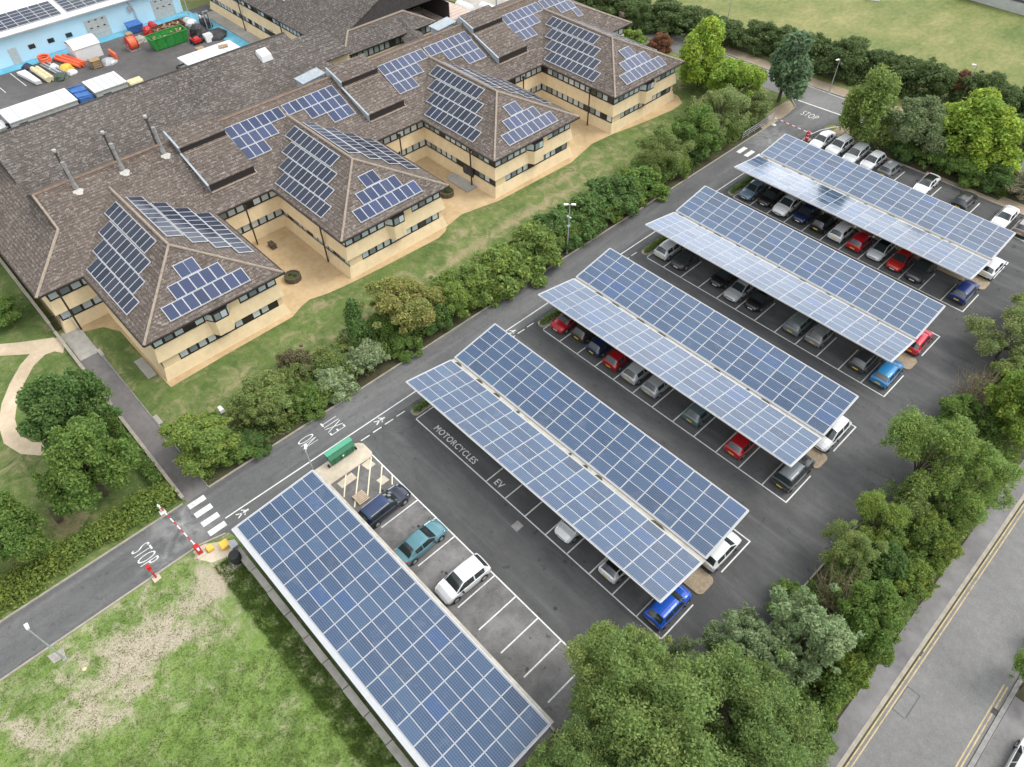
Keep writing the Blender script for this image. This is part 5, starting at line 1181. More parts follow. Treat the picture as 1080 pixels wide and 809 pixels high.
for a in [
 ('broad', 'dark', -26.0, -17.4, 3.9, 7.9, 'dark green spreading tree in the bend of the curved tan path', GE),
 ('broad', 'mid', -19.0, -18.9, 4.1, 8.4, 'large mid-green tree between the roadside hedge and the darker tree', GE),
 ('broad', 'mid', -18.0, -26.2, 3.5, 7, 'green tree at the picture edge above the roadside hedge', GE),
 ('shrub', 'mid', -46.8, -17.2, 2.3, 3, 'small green bush on the grass beside the building corner', GE),
 ('broad', 'yel', -16.4, -10.3, 3.5, 4.7, 'rounded yellow-green bushy tree beside the path and zebra crossing', GA),
 ('broad', 'olive', -16.4, -4.0, 3.1, 4.4, 'rounded olive bushy tree opposite the green bin', GA),
 ('shrub', 'brown', -19.4, 0.8, 2.0, 3, 'brownish thin shrub at the lawn edge behind the silvery bushes', GA),
 ('low', 'dark', -14.6, -7.0, 1.6, 1.6, 'low dark green shrub between the yellow-green and the olive tree', GA),
 ('shrub', 'olive', -18.2, -0.5, 1.9, 2.6, 'olive shrub beside the brownish thin one', GA),
 ('laurel', 'silver', -15.2, 1.9, 2.4, 2.4, 'silvery pale-leaved bush beside the words NO EXIT', GA),
 ('laurel', 'silver', -15.5, 6.2, 2.6, 3, 'silvery pale-leaved bush at the foot of the dark conifer', GA),
 ('low', 'mid', -15.0, -9.0, 1.9, 2.0, 'green kerbside shrub squeezed below the rounded yellow-green tree', GA),
 ('shrub', 'mid', -15.2, -1.0, 2.0, 2.4, 'green kerbside shrub beside the silvery bush and the rounded olive tree', GA),
 ('shrub', 'olive', -17.6, 3.9, 2.2, 3.0, 'olive shrub behind the silvery bushes at the lawn edge', GA),
 ('shrub', 'mid', -17.2, 9.8, 1.9, 3.4, 'green shrub filling the gap between the conifer and the olive-gold tree', GA),
 ('shrub', 'laurel', -17.6, 18.4, 2.3, 3.4, 'yellow-green shrub on the lawn side behind the upright yellow-green bush', GA),
 ('cone', 'dark', -18.0, 7.2, 2.1, 6.2, 'dark green cone-shaped conifer at the lawn edge', GA),
 ('broad', 'autumn', -17.4, 12.2, 3.9, 5.5, 'olive-gold tree turning autumnal beside the dark conifer', GA),
 ('shrub', 'yel', -15.2, 17.4, 2.1, 4, 'yellow-green upright bush beside the lower blue sign', GA),
 ('shrub', 'mid', -14.6, 10.2, 1.7, 2.4, 'green roadside bush under the olive-gold tree', GA),
 ('shrub', 'dark', -15.0, 14.4, 1.9, 3, 'dark green roadside bush beside the yellow-green upright one', GA),
 ('laurel', 'laurel', -15.6, 21.0, 3.1, 3.8, 'yellowish laurel just above the lower blue sign', GA),
 ('laurel', 'laurel', -15.6, 24.9, 3.8, 4.0, 'broad yellowish laurel in the middle of the roadside mass', GA),
 ('laurel', 'laurel', -15.7, 29.5, 3.8, 4.0, 'yellowish laurel next to the twin-headed lamp post', GA),
 ('laurel', 'dark', -16.3, 34.0, 3.6, 3.8, 'dark green laurel right behind the twin-headed lamp post', GA),
 ('laurel', 'dark', -16.2, 38.8, 3.7, 3.8, 'dark green laurel behind the two low yellow bushes', GA),
 ('laurel', 'dark', -16.2, 43.6, 3.7, 3.8, 'dark green laurel in the middle of the upper roadside mass', GA),
 ('laurel', 'mid', -15.9, 48.4, 3.6, 3.5, 'green laurel at the foot of the feathery olive tree', GA),
 ('low', 'yel', -14.3, 37.6, 1.3, 2.0, 'low bright yellow bush beside the upper blue sign', GA),
 ('low', 'yel', -14.3, 41.6, 1.4, 1.9, 'low yellow-green bush up the kerb from the bright yellow one', GA),
 ('low', 'laurel', -14.4, 45.5, 1.3, 1.8, 'low yellowish kerbside bush below the dark laurels', GA),
 ('airy', 'olive', -16.6, 53.0, 3.6, 6, 'feathery olive tree on the lawn edge below the last wing', GA),
 ('shrub', 'yel', -14.9, 54.0, 2.0, 3.5, 'yellowish bush on the kerb under the feathery olive tree', GA),
 ('broad', 'mid', -17.0, 60.2, 4.0, 6, 'dense green tree between the last wing and the upper zebra', GA),
 ('airy', 'pale', -17.2, 66.0, 4.4, 6.4, 'pale olive spreading tree beside the railing', GA),
 ('shrub', 'pale', -16.6, 72.5, 3.0, 4.6, 'pale olive bush by the upper end of the railing', GA),
 ('shrub', 'dark', -15.2, 58.0, 1.9, 2.6, 'dark kerbside shrub below the dense green tree', GA),
 ('upright', 'bright', -27.2, 75.4, 4.3, 9.5, 'tall bright yellow-green tree at the corner of the last wing', GA),
 ('broad', 'bright', -20.4, 73.4, 4.4, 7, 'bright green spreading tree in front of the tall yellow-green one', GA),
 ('shrub', 'redh', -22.5, 78.5, 2.2, 4, 'russet shrub between the bright green tree and the pine', GA),
 ('pine', 'blue', -16.4, 80.2, 4.6, 9, 'blue-green pine at the junction with the upper road', GA),
 ('shrub', 'redh', -38.6, 80.5, 2.0, 3, 'reddish shrub at the back corner of the office roof', GA),
 ('shrub', 'yel', -42.5, 78.6, 2.3, 3, 'yellow-green shrub at the back corner of the office roof', GA),
 ('willow', 'willow', -2.5, 78.6, 4.0, 10, 'tall drooping green tree beside the brown verge', GC),
 ('broad', 'grey', 3.4, 79.8, 4.0, 7.4, 'grey-green rounded tree above the first open-air cars', GC),
 ('upright', 'bright', 8.6, 83.6, 5.2, 8.8, 'bright yellow-green tree, largest above the open parking row', GC),
 ('upright', 'bright', 12.2, 82.4, 4.0, 7.4, 'yellow-green tree leaning against the largest one', GC),
 ('low', 'dark', 3.2, 78.8, 2.2, 2.8, 'dark undergrowth shrub behind the grey hatchback', GC),
 ('shrub', 'mid', 6.6, 79.2, 2.6, 3.6, 'green shrub with reddish sprays behind the white coupe', GC),
 ('shrub', 'mid', 10.6, 79.5, 2.6, 3.6, 'green shrub above the black hatchback alone in its row', GC),
 ('shrub', 'dark', 14.0, 80.2, 2.6, 3.6, 'dark green shrub to the side of the pale grey bush', GC),
 ('broad', 'grey', 14.8, 86.5, 3.4, 6.8, 'grey-green tree at the picture edge behind the yellow-green one', GC),
 ('shrub', 'greyb', 17.0, 80.8, 2.8, 3.6, 'pale grey bush above the silvery white saloon', GC),
 ('shrub', 'redh', 5.2, 81.4, 1.8, 4.2, 'russet shrub between the grey-green and the yellow-green tree', GC),
 ('airy', 'pale', 26.9, 51.6, 3.8, 6, 'pale olive feathery tree opposite the dark blue hatchback', GD),
 ('airy', 'pale', 27.6, 57.6, 3.2, 6, 'pale olive feathery tree at the upper picture edge', GD),
 ('shrub', 'olive', 29.0, 47.5, 2.2, 4, 'olive shrub between the feathery tree and the bare twiggy shrub', GD),
 ('bare', 'twigc', 27.8, 43.6, 2.4, 3.8, 'bare brown twiggy shrub at the edge of the car park lane', GD),
 ('broad', 'bright2', 31.0, 42.2, 3.3, 7, 'bright green dense tree beside the bare brown shrub', GD),
 ('shrub', 'mid', 27.5, 40.4, 2.0, 3.2, 'green shrub under the bare brown twigs', GD),
 ('airy', 'light', 28.0, 31.2, 4.0, 8, 'large light green tree projecting into the car park lane', GD),
 ('airy', 'light', 31.6, 31.6, 3.4, 7, 'light green tree on the pavement side of the large one', GD),
 ('shrub', 'olive', 29.6, 27.2, 2.1, 4.4, 'drab olive shrub at the foot of the large light green tree', GD),
 ('airy', 'yel2', 28.2, 24.2, 2.4, 4.6, 'yellowish tree on the lane edge below the light green pair', GD),
 ('shrub', 'yel2', 31.7, 26.0, 2.2, 4.5, 'yellow-green shrub beside the pavement below the light green pair', GD),
 ('airy', 'olive', 27.8, 19.7, 2.5, 5.2, 'olive feathery tree on the lane edge near the white hatchback', GD),
 ('shrub', 'dark', 30.4, 22.0, 1.9, 3.4, 'dark green shrub in the middle of the street-side belt', GD),
 ('shrub', 'yel2', 32.2, 21.8, 1.8, 3.5, 'yellow-green shrub right at the pavement edge mid-belt', GD),
 ('broad', 'mid', 31.4, 15.2, 2.7, 7, 'upright green tree beside the bare grey branches', GD),
 ('bare', 'twigc', 29.4, 16.0, 2.2, 4.6, 'bare grey branches poking out among the green trees', GD),
 ('silver', 'sil2', 29.2, 10.4, 3.7, 8.6, 'silvery green tree with pale leaf tips', GD),
 ('silver', 'sil2', 27.0, 7.0, 3.0, 7.0, 'silvery green tree nearest the lane end', GD),
 ('big', 'big', 26.6, -0.9, 5.6, 10.6, 'large feathery green tree, largest in the lower corner', GD),
 ('big', 'big2', 22.4, -0.7, 3.9, 9.0, 'feathery green tree reaching over the royal blue hatchback', GD),
 ('big', 'big3', 29.6, 2.6, 4.4, 9.6, 'feathery green tree behind the silvery ones', GD),
 ('big', 'big3', 24.8, -6.6, 3.5, 8.6, 'feathery dark green tree overhanging the end of the flat canopy', GD),
 ('big', 'big', 31.6, -4.0, 4.2, 9.4, 'feathery green tree at the bottom edge beside the pavement', GD),
 ('airy', 'grey', 25.2, 3.4, 2.5, 6.2, 'grey-green tree between the royal blue hatchback and the silvery trees', GD),
 ('shrub', 'yel2', 32.2, 12.2, 1.8, 4, 'yellow-green shrub on the pavement edge below the upright tree', GD),
 ('shrub', 'mid', 32.3, 7.2, 2.0, 4.6, 'green shrub on the pavement edge near the silvery tree', GD),
 ('shrub', 'mid', 27.2, 14.0, 1.9, 3, 'green shrub on the lane edge beside the silvery tree', GD),
 ('airy', 'light', 41.5, 20.8, 1.7, 4.6, 'light green tree across the street at the picture edge', None),
 ('shrub', 'mid', 41.8, 24.4, 1.5, 3, 'green shrub across the street at the picture edge', None)]:
    plant(a[0], a[1], a[2], a[3], a[4] * 1.14, a[5], a[6], None, a[7])
hz = [(-57.5, 82.5, 4.0, 4.5, 'first beyond the office roof'), (-52.8, 84.5, 3.8, 4.5, 'behind the office roof ridge end'), (-48.2, 86.2, 3.8, 4.5, 'behind the last solar array'), (-43.4, 87.8, 3.8, 4.5, 'behind the reddish corner shrub'), (-38.5, 89.0, 3.5, 4.5, 'beside the bend of the upper road'),
      (-33.4, 89.8, 3.5, 4.5, 'behind the tall yellow-green tree'), (-28.3, 92.2, 3.1, 4.2, 'beside the slim lamp post'), (-24.0, 93.2, 3.0, 4.4, 'left of the gap above the pine'), (-19.4, 94.4, 3.2, 4.6, 'just above the pine'), (-14.6, 94.0, 3.8, 5.6, 'largest and roundest above the junction'),
      (-10.4, 96.4, 2.8, 4.2, 'beside the roundest one'), (-6.4, 96.4, 2.8, 4.6, 'behind the tall drooping tree'), (-2.2, 96.8, 3.3, 5.2, 'behind the grey-green rounded tree'), (4.4, 98.8, 3.2, 5.2, 'beyond the russet one'), (9.2, 98.2, 3.0, 5.0, 'near the second slim lamp'), (14, 100, 3.2, 5.2, 'at the picture edge')]
for i, (u, v, r, h, w) in enumerate(hz): plant('shrub', 'hedge', u, v, r * 1.35, h * 1.05, 'dark hedgerow bush ' + w, 'shrub', GB)
plant('shrub', 'redh', 1.2, 98.6, 2.3, 4.6, 'russet hedgerow bush among the dark ones', 'shrub', GB)
plant('airy', 'hedge', -45.5, 84.2, 1.6, 4.6, 'slim young tree beside the office roof corner', 'tree', GB)

def hedge(name, label, u0, v0, u1, v1, h, n, size, tint, seed, lump=0.18, group=None):
    w = min(u1 - u0, v1 - v0); rs = random.Random(seed); cl = []
    ln = max(u1 - u0, v1 - v0); k = int(ln / (w * 0.38)) + 1
    for i in range(k):
        for j in range(3):
            f, g = (i + rs.uniform(.2, .8)) / k, rs.uniform(.25, .75)
            U, V = (u0 + (u1 - u0) * f, v0 + (v1 - v0) * g) if (u1 - u0) > (v1 - v0) else (u0 + (u1 - u0) * g, v0 + (v1 - v0) * f)
            r = w * rs.uniform(.28, .42); cl.append((U - (u0 + u1) / 2, V - (v0 + v1) / 2, max(.05, h - r * rs.uniform(.8, 1.2) - lump * rs.random()), r))
            if h > w * .7: cl.append((cl[-1][0], cl[-1][1], h * .35, r))
    me = leaf_cloud('foliage', cl, n, size, seed)
    t = thing('hedge', label, 'hedge', ((u0 + u1) / 2, (v0 + v1) / 2, 0), group)
    o = bpy.data.objects.new('foliage', me); COL.objects.link(o); o.parent = t; o.color = tuple(x * 1.6 for x in TINT[tint]) + (1,)
    b = MB()
    for i in range(k):
        U, V = (u0 + (u1 - u0) * (i + .5) / k, (v0 + v1) / 2) if (u1 - u0) > (v1 - v0) else ((u0 + u1) / 2, v0 + (v1 - v0) * (i + .5) / k)
        b.tube([(U, V, 0), (U + .05, V, h * .7)], [.04, .015], 5, cap=False)
    b.build('stems', 'bark', t); return t
hedge('hedge', 'long straggly yellow-green hedge along the entrance drive', -16.9, -42, -13.9, -15.0, 1.5, 26000, 0.13, 'yel2', 3)
hedge('hedge', 'narrow green hedge beside the low wall and footpath', -31, -15.7, -16.8, -14.6, 1.3, 9000, 0.11, 'mid', 4)
for n, lb in (('B', 'clipped box hedge at the MOTORCYCLES end of its canopy'), ('C', 'clipped box hedge beside the red hatchback'), ('D', 'clipped box hedge beside the white hatchback of the fourth canopy'), ('E', 'clipped box hedge beside the blue grey saloon')):
    hedge('hedge', lb, -8.0, rows[n] + .35, -7.25, rows[n] + 11.1, 0.75, 7000, 0.07, 'laurel' if n == 'D' else 'mid', ord(n), .06, 'clipped hedges at the canopy ends')
hedge('hedge', 'low hedge strip closing the street-side belt behind the trees', 32.4, -12, 33.5, 40, 1.6, 14000, 0.13, 'yel2', 8)
def cover(name, boxes, seed, tint, size=.12):
    rs = random.Random(seed); cl = []
    for (u0, v0, u1, v1, n, h0, h1) in boxes:
        for i in range(n): cl.append((rs.uniform(u0, u1), rs.uniform(v0, v1), rs.uniform(h0, h1), rs.uniform(.35, .8)))
    me = leaf_cloud(name, cl, len(cl) * 75, size, seed, shell=(.4, 1.2)); o = bpy.data.objects.new(name, me); COL.objects.link(o)
    o.color = tuple(x * 1.5 for x in TINT[tint]) + (1,); return setting(o, 'stuff')
cover('ground_cover', [(-18.6, 14, -14.1, 52, 330, .4, 2.2), (-18.0, -3, -14.2, 15, 150, .3, 1.6), (-17.5, -12, -14.2, -2, 70, .1, .9), (-17.8, 52, -14.4, 72, 170, .3, 1.5)], 31, 'laurel')
cover('undergrowth', [(27.2, -10, 33.2, 30, 420, .3, 2.4), (28.8, 30, 33.2, 62, 260, .3, 2.0), (-4, 78.6, 16, 82, 130, .2, 1.6), (20, 78.5, 30, 84, 60, .2, 1.0)], 32, 'mid')
cover('undergrowth', [(-59 + 4.6 * i, 81.3 + i * 1.05 + 1.2, -54 + 4.6 * i, 84.6 + i * 1.05 + 1.2, 22, .3, 2.2) for i in range(16)], 33, 'hedge', .16)
# grass blades, long beside the flat canopy and in tussocks over the rough ground
def blades(name, boxes, seed, hh, mat):
    rs = np.random.RandomState(seed); P = []; H = []
    for (u0, v0, u1, v1, n, h) in boxes:
        P.append(np.stack([rs.uniform(u0, u1, n), rs.uniform(v0, v1, n), np.full(n, -.02)], -1)); H.append(h * (.5 + rs.rand(n)))
    P = np.concatenate(P); H = np.concatenate(H); n = len(P)
    # tussocks: pull blades together
    g = np.sin(P[:, 0] * 3.1 + np.sin(P[:, 1] * 2.3)) * np.sin(P[:, 1] * 2.7 + np.sin(P[:, 0] * 1.9)); keep = rs.rand(n) < (.35 + .65 * (g > 0)); P, H, n = P[keep], H[keep], keep.sum()
    a = rs.uniform(0, 6.28, n); w = np.stack([np.cos(a), np.sin(a), a * 0], -1) * (.018 + .02 * rs.rand(n))[:, None]
    ln = rs.normal(size=(n, 3)) * .45; ln[:, 2] = 1; tip = P + ln * H[:, None]
    v = np.stack([P - w, P + w, tip], 1).reshape(-1, 3)
    me = bpy.data.meshes.new(name); me.vertices.add(n * 3); me.vertices.foreach_set('co', v.ravel()); me.loops.add(n * 3); me.loops.foreach_set('vertex_index', np.arange(n * 3))
    me.polygons.add(n); me.polygons.foreach_set('loop_start', np.arange(0, n * 3, 3)); me.update(calc_edges=True)
    at = me.attributes.new('tone', 'FLOAT', 'FACE'); at.data.foreach_set('value', rs.rand(n))
    me.materials.append(MAT['leaf']); o = bpy.data.objects.new(name, me); COL.objects.link(o); o.color = mat + (1,); return setting(o, 'stuff')
blades('long_grass', [(-6.3, -15.6, 22, -13.75, 24000, .32)], 5, .4, (.115, .195, .042))
blades('grass', [(2, -33, 24, -15, 60000, .15), (-8.6, -36, 2, -17, 26000, .10)], 6, .2, (.165, .225, .062))
# ================================================================== street furniture and site equipment
def cyl(b, u, v, z0, z1, r0, r1=None, n=12): b.tube([(u, v, z0), (u, v, z1)], [r0, r1 if r1 is not None else r0], n)
# green bin
t = thing('recycling_bin', 'long green wheeled bin with a sloping pale lid on the beige pad', 'bin', (-8.0, -2.1, 0.1))
b = MB(); b.hexa([(-8.2, -3.3, .28), (-7.75, -3.3, .28), (-7.75, -0.95, .28), (-8.2, -0.95, .28), (-8.45, -3.4, 1.15), (-7.65, -3.4, 1.15), (-7.65, -0.85, 1.15), (-8.45, -0.85, 1.15)])
for v in (-3.0, -2.3, -1.6, -1.1): b.bar((-7.735, v, .3), (-7.635, v, 1.1), .05)
b.build('body', 'green_dark', t)
b = MB(); b.hexa([(-8.5, -3.45, 1.16), (-7.62, -3.45, 1.16), (-7.62, -0.8, 1.16), (-8.5, -0.8, 1.16), (-8.48, -3.43, 1.5), (-7.95, -3.43, 1.46), (-7.95, -0.82, 1.46), (-8.48, -0.82, 1.5)]); b.build('hood', 'green_dark', t)
b = MB(); b.box(-8.5, -3.46, 1.505, -7.93, -0.79, 1.55); b.build('lid', 'green_light', t)
for v in (-3.55, -0.7):
    w = MB(); w.tube([(-7.95, v - .06, .26), (-7.95, v + .06, .26)], .17, 12); w.build('wheel', 'rubber', t)
b = MB(); b.box(-7.72, -2.2, .7, -7.62, -2.05, .85); b.build('label_plate', 'white_paint', t)
# wire or board panel leaning on the slabs
t = thing('pallet', 'pinkish slatted pallet lying beside the dark navy estate', 'pallet', (-3.5, -3.3, 0))
b = MB()
for i in range(7): b.box(-4.05 + i * .17, -3.9, .12, -3.93 + i * .17, -2.85, .15)
b.build('slats', 'tan_path', t); b = MB()
for v in (-3.85, -3.4, -2.95): b.box(-4.05, v, .0, -2.92, v + .09, .12)
b.build('bearers', 'wood', t)
# lamps
def lamp(u, v, h, heads, label, az, arm=0.5, lean=0):
    t = thing('street_lamp', label, 'lamp post', (u, v, 0), 'lamp posts')
    b = MB(); b.tube([(u, v, 0), (u, v, h * .25), (u, v, h)], [.09, .07, .05], 8); b.box(u - .14, v - .14, 0, u + .14, v + .14, .06); b.build('pole', 'galv', t, smooth=40)
    for a in heads:
        d = Vector((math.cos(R(a)), math.sin(R(a)), 0)); e = Vector((u, v, h)) + d * arm
        b = MB(); b.bar((u, v, h - .03), e, .05); b.build('arm', 'galv', t)
        b = MB(); s = Vector((-d.y, d.x, 0)) * .14; f = e + d * .5
        b.hexa([tuple(p) for p in (e - s * .7 - Vector((0, 0, .05)), f - s - Vector((0, 0, .05)), f + s - Vector((0, 0, .05)), e + s * .7 - Vector((0, 0, .05)), e - s * .6 + Vector((0, 0, .08)), f - s * .8 + Vector((0, 0, .05)), f + s * .8 + Vector((0, 0, .05)), e + s * .6 + Vector((0, 0, .08)))]); b.build('lantern', 'white_paint', t)
    return t
lamp(-7.1, -5.25, 5.0, (150,), 'slim lamp post behind the flat canopy corner with its head over the drive', 0, .2)
lamp(-7.35, -27.05, 5.2, (180,), 'grey lamp post on the verge of the rough grass, head over the drive', 0, .05)
t = lamp(-13.9, 33.0, 6.6, (45, 225), 'grey twin-headed lamp post in the roadside laurels', 0, .15)
b = MB(); b.box(-14.2, 32.9, 4.9, -13.6, 33.1, 5.0); b.box(-14.0, 32.85, 3.6, -13.8, 33.15, 3.85); b.build('bracket', 'galv', t)
lamp(-35.2, 93.5, 6, (200,), 'slim lamp post in the hedgerow behind the tall yellow-green tree', 0, .2); lamp(2.4, 97.2, 6, (200,), 'slim lamp post in the hedgerow above the yellow-green tree', 0, .2)
lamp(-12.6, 87.7, 5, (250,), 'slim lamp post by the kerb of the upper road junction', 0, .2)
# entrance barriers
def barrier(cx, cv, ux, rest_v, label, plinth=True):
    t = thing('barrier_gate', label, 'barrier', (cx, cv, 0))
    b = MB(); b.box(cx - .25, cv - .2, .12, cx + .2, cv + .2, 1.1); b.hexa([(cx - .27, cv - .22, 1.1), (cx + .22, cv - .22, 1.1), (cx + .22, cv + .22, 1.1), (cx - .27, cv + .22, 1.1), (cx - .2, cv - .16, 1.2), (cx + .15, cv - .16, 1.2), (cx + .15, cv + .16, 1.2), (cx - .2, cv + .16, 1.2)]); b.build('cabinet', 'red', t)
    b = MB(); b.box(cx - .45, cv - .4, -.02, cx + .45, cv + .4, .12); b.build('plinth', 'pad', t)
    a = MB(); n = 11; A, B = Vector((cx - .35, cv, 1.0)), Vector((ux, rest_v, 1.02))
    for i in range(n): a.bar(A.lerp(B, i / n), A.lerp(B, (i + 1) / n), .09, .08, i % 2)
    a.bar(A + Vector((.75, 0, 0)), A, .16, .2, 0)
    a.build('arm', ['white_paint', 'red'], t)
    b = MB(); cyl(b, ux + .15, rest_v, 0, .95, .06); b.bar((ux + .15, rest_v - .12, .96), (ux + .15, rest_v + .12, .96), .06); b.box(ux - .1, rest_v - .25, -.02, ux + .4, rest_v + .25, .06); b.build('rest_post', 'white_paint', t)
barrier(-8.25, -15.75, -14.1, -16.2, 'red and white barrier arm across the entrance drive below the zebra crossing')
barrier(-7.9, 74.0, -13.3, 74.1, 'red and white barrier arm across the upper end of the drive')
t = thing('card_reader_post', 'red card reader post leaning over its pale base beside STOP', 'post', (-8.75, -19.3, 0))
b = MB(); b.box(-9.05, -19.6, 0, -8.35, -19.0, .08); b.build('base', 'pad', t)
b = MB(); b.tube([(-8.7, -19.3, .05), (-8.72, -19.3, .9), (-8.95, -19.3, 1.15)], [.08, .07, .07], 8); b.box(-9.2, -19.45, 1.05, -8.85, -19.15, 1.45); b.build('post', 'red', t)
t = thing('bollard', 'red post with a white band at the upper barrier beside the white saloon', 'bollard', (-7.6, 73.2, 0))
b = MB(); cyl(b, -7.6, 73.2, 0, 1.2, .2, .18); b.build('post', 'red', t); b = MB(); cyl(b, -7.6, 73.2, .75, .9, .21); b.build('band', 'white_paint', t)
for i, (u, v, s, lb) in enumerate(((-7.95, -15.0, .6, 'smaller yellow grit bin nearest the red barrier cabinet'), (-7.35, -14.0, .82, 'larger yellow grit bin nearest the flat canopy corner'))):
    t = thing('grit_bin', lb, 'grit bin', (u, v, 0), 'yellow grit bins'); w = .42 * s
    b = MB(); b.hexa([(u - w * .8, v - w * .8, 0), (u + w * .8, v - w * .8, 0), (u + w * .8, v + w * .8, 0), (u - w * .8, v + w * .8, 0), (u - w, v - w, .55 * s), (u + w, v - w, .55 * s), (u + w, v + w, .55 * s), (u - w, v + w, .55 * s)]); b.build('body', 'yellow', t)
    b = MB(); b.hexa([(u - w * 1.08, v - w * 1.08, .56 * s), (u + w * 1.08, v - w * 1.08, .56 * s), (u + w * 1.08, v + w * 1.08, .56 * s), (u - w * 1.08, v + w * 1.08, .56 * s), (u - w * .7, v - w * .9, .82 * s), (u + w * .9, v - w * .9, .66 * s), (u + w * .9, v + w * .9, .66 * s), (u - w * .7, v + w * .9, .82 * s)]); b.build('lid', 'yellow', t)
t = thing('water_butt', 'black ribbed water butt on a pale slab by the flat canopy', 'water butt', (-5.6, -13.9, 0))
b = MB(); b.box(-6.2, -14.5, -.03, -5.0, -13.3, .06); b.build('slab', 'concrete', t)
b = MB(); b.tube([(-5.55, -13.95, .06 + z) for z in (0, .25, .27, .5, .52, .75, .77, 1.0)], [.40, .44, .42, .46, .44, .46, .44, .42], 18); b.build('drum', 'rubber', t, smooth=30); b = MB(); cyl(b, -5.55, -13.95, 1.06, 1.1, .44, .4, 18); b.build('lid', 'black', t)
t = thing('meter_cabinet', 'small grey metal cabinet beside the black water butt', 'cabinet', (-6.5, -13.5, 0))
b = MB(); b.box(-6.85, -13.75, 0, -6.25, -13.25, .85); b.box(-6.89, -13.79, .85, -6.21, -13.21, .9); b.build('body', 'galv', t); b = MB(); b.box(-6.8, -13.77, .1, -6.3, -13.75, .8); b.build('door', 'grey_panel', t)
# blue signs
for u, v, lb in ((-14.0, 20.0, 'blue sign on a short post below the yellowish laurel'), (-14.0, 36.2, 'blue sign on a short post below the low yellow bush')):
    t = thing('parking_sign', lb, 'sign', (u, v, 0), 'blue roadside signs')
    b = MB(); cyl(b, u, v, 0, 1.5, .035, n=8); b.build('post', 'galv', t); b = MB(); b.box(u + .03, v - .28, .95, u + .06, v + .28, 1.5); po = b.build('panel', 'sign_blue', t); b = MB(); b.box(u + .061, v - .16, 1.1, u + .065, v + .16, 1.36); b.build('symbol', 'white_paint', po)
# railing at the upper end
t = thing('railing', 'grey two-rail metal fence along the drive below the pale olive tree', 'railing', (-14.0, 71, 0))
for i in range(6):
    b = MB(); v = 67.6 + i * 1.5; cyl(b, -14.0, v, 0, 1.1, .05, n=6); b.build('post', 'galv', t)
b = MB()
for z in (.35, .7, 1.05): b.tube([(-14.0, 67.6, z), (-14.0, 75.1, z)], .045, 6)
b.build('rails', 'galv', t)
# low wall along the path, gate
t = thing('garden_wall', 'low pale-topped wall running from the building to the drive beside the footpath', 'wall', (-35, -14.3, 0))
b = MB(); b.box(-70, -14.45, -.05, -41.6, -14.25, 1.5); b.box(-41.6, -14.45, -.05, -13.8, -14.25, .35); b.build('wall_face', 'kerb_grey', t)
b = MB(); b.box(-70, -14.5, 1.5, -41.6, -14.2, 1.56); b.box(-41.6, -14.5, .35, -13.8, -14.2, .41); b.build('coping', 'kerb', t)
t = thing('metal_gate', 'black barred gate between the wall and the building corner', 'gate', (-41.4, -13.3, 0))
b = MB()
for i in range(12): b.bar((-41.9, -14.15 + i * .145, .1), (-41.9, -14.15 + i * .145, 1.9), .03)
for z in (.15, 1.85): b.bar((-41.9, -14.2, z), (-41.9, -12.45, z), .05)
b.build('gate_leaf', 'black', t)
b = MB()
for i in range(9): b.bar((-41.8 + i * .2, -12.5, .1), (-41.8 + i * .2, -12.5, 1.7), .03)
for z in (.15, 1.65): b.bar((-41.8, -12.5, z), (-40.1, -12.5, z), .05)
b.build('side_panel', 'galv', t)
# planters
for i, (u, v, lb) in enumerate(((-31.9, 8.0, 'round dark timber planter in the courtyard beside the first wing'), (-32.3, 30.6, 'round dark timber planter in the courtyard beside the second wing'))):
    t = thing('planter', lb, 'planter', (u, v, 0), 'round timber planters')
    b = MB(); n = 12
    for k in range(n):
        a0, a1 = 2 * math.pi * k / n, 2 * math.pi * (k + 1) / n
        b.bar((u + .85 * math.cos(a0), v + .85 * math.sin(a0), .3), (u + .85 * math.cos(a1), v + .85 * math.sin(a1), .3), .14, .6)
    b.build('tub', 'wood_dark', t); b = MB(); cyl(b, u, v, .3, .5, .8, .76, 16); b.build('soil', 'soil', t)
    me = leaf_cloud('plants', [(0, 0, .55, .35), (.3, .1, .5, .25), (-.3, .2, .5, .25)] if i else [(.2, .2, .5, .2), (-.25, -.1, .5, .18)], 700 if i else 260, .06, 40 + i); o = bpy.data.objects.new('plants', me); COL.objects.link(o); o.parent = t; o.color = TINT['mid' if i else 'brown'] + (1,)
for u, v, lb in ((-39.0, 9.4, 'dark wooden bench box against the courtyard wall of the first gap'), (-36.0, 30.4, 'dark wooden bench box beside the planter of the second wing')):
    b = MB(); b.box(u, v - .3, 0, u + 1.1, v + .3, .12); b.box(u + .03, v - .27, .12, u + 1.07, v + .27, .5)
    for k in range(5): b.box(u, v - .3 + k * .125, .5, u + 1.1, v - .2 + k * .125, .54)
    tag(b.build('bench', 'wood_dark'), lb, 'bench', 'bench boxes in the courtyards')
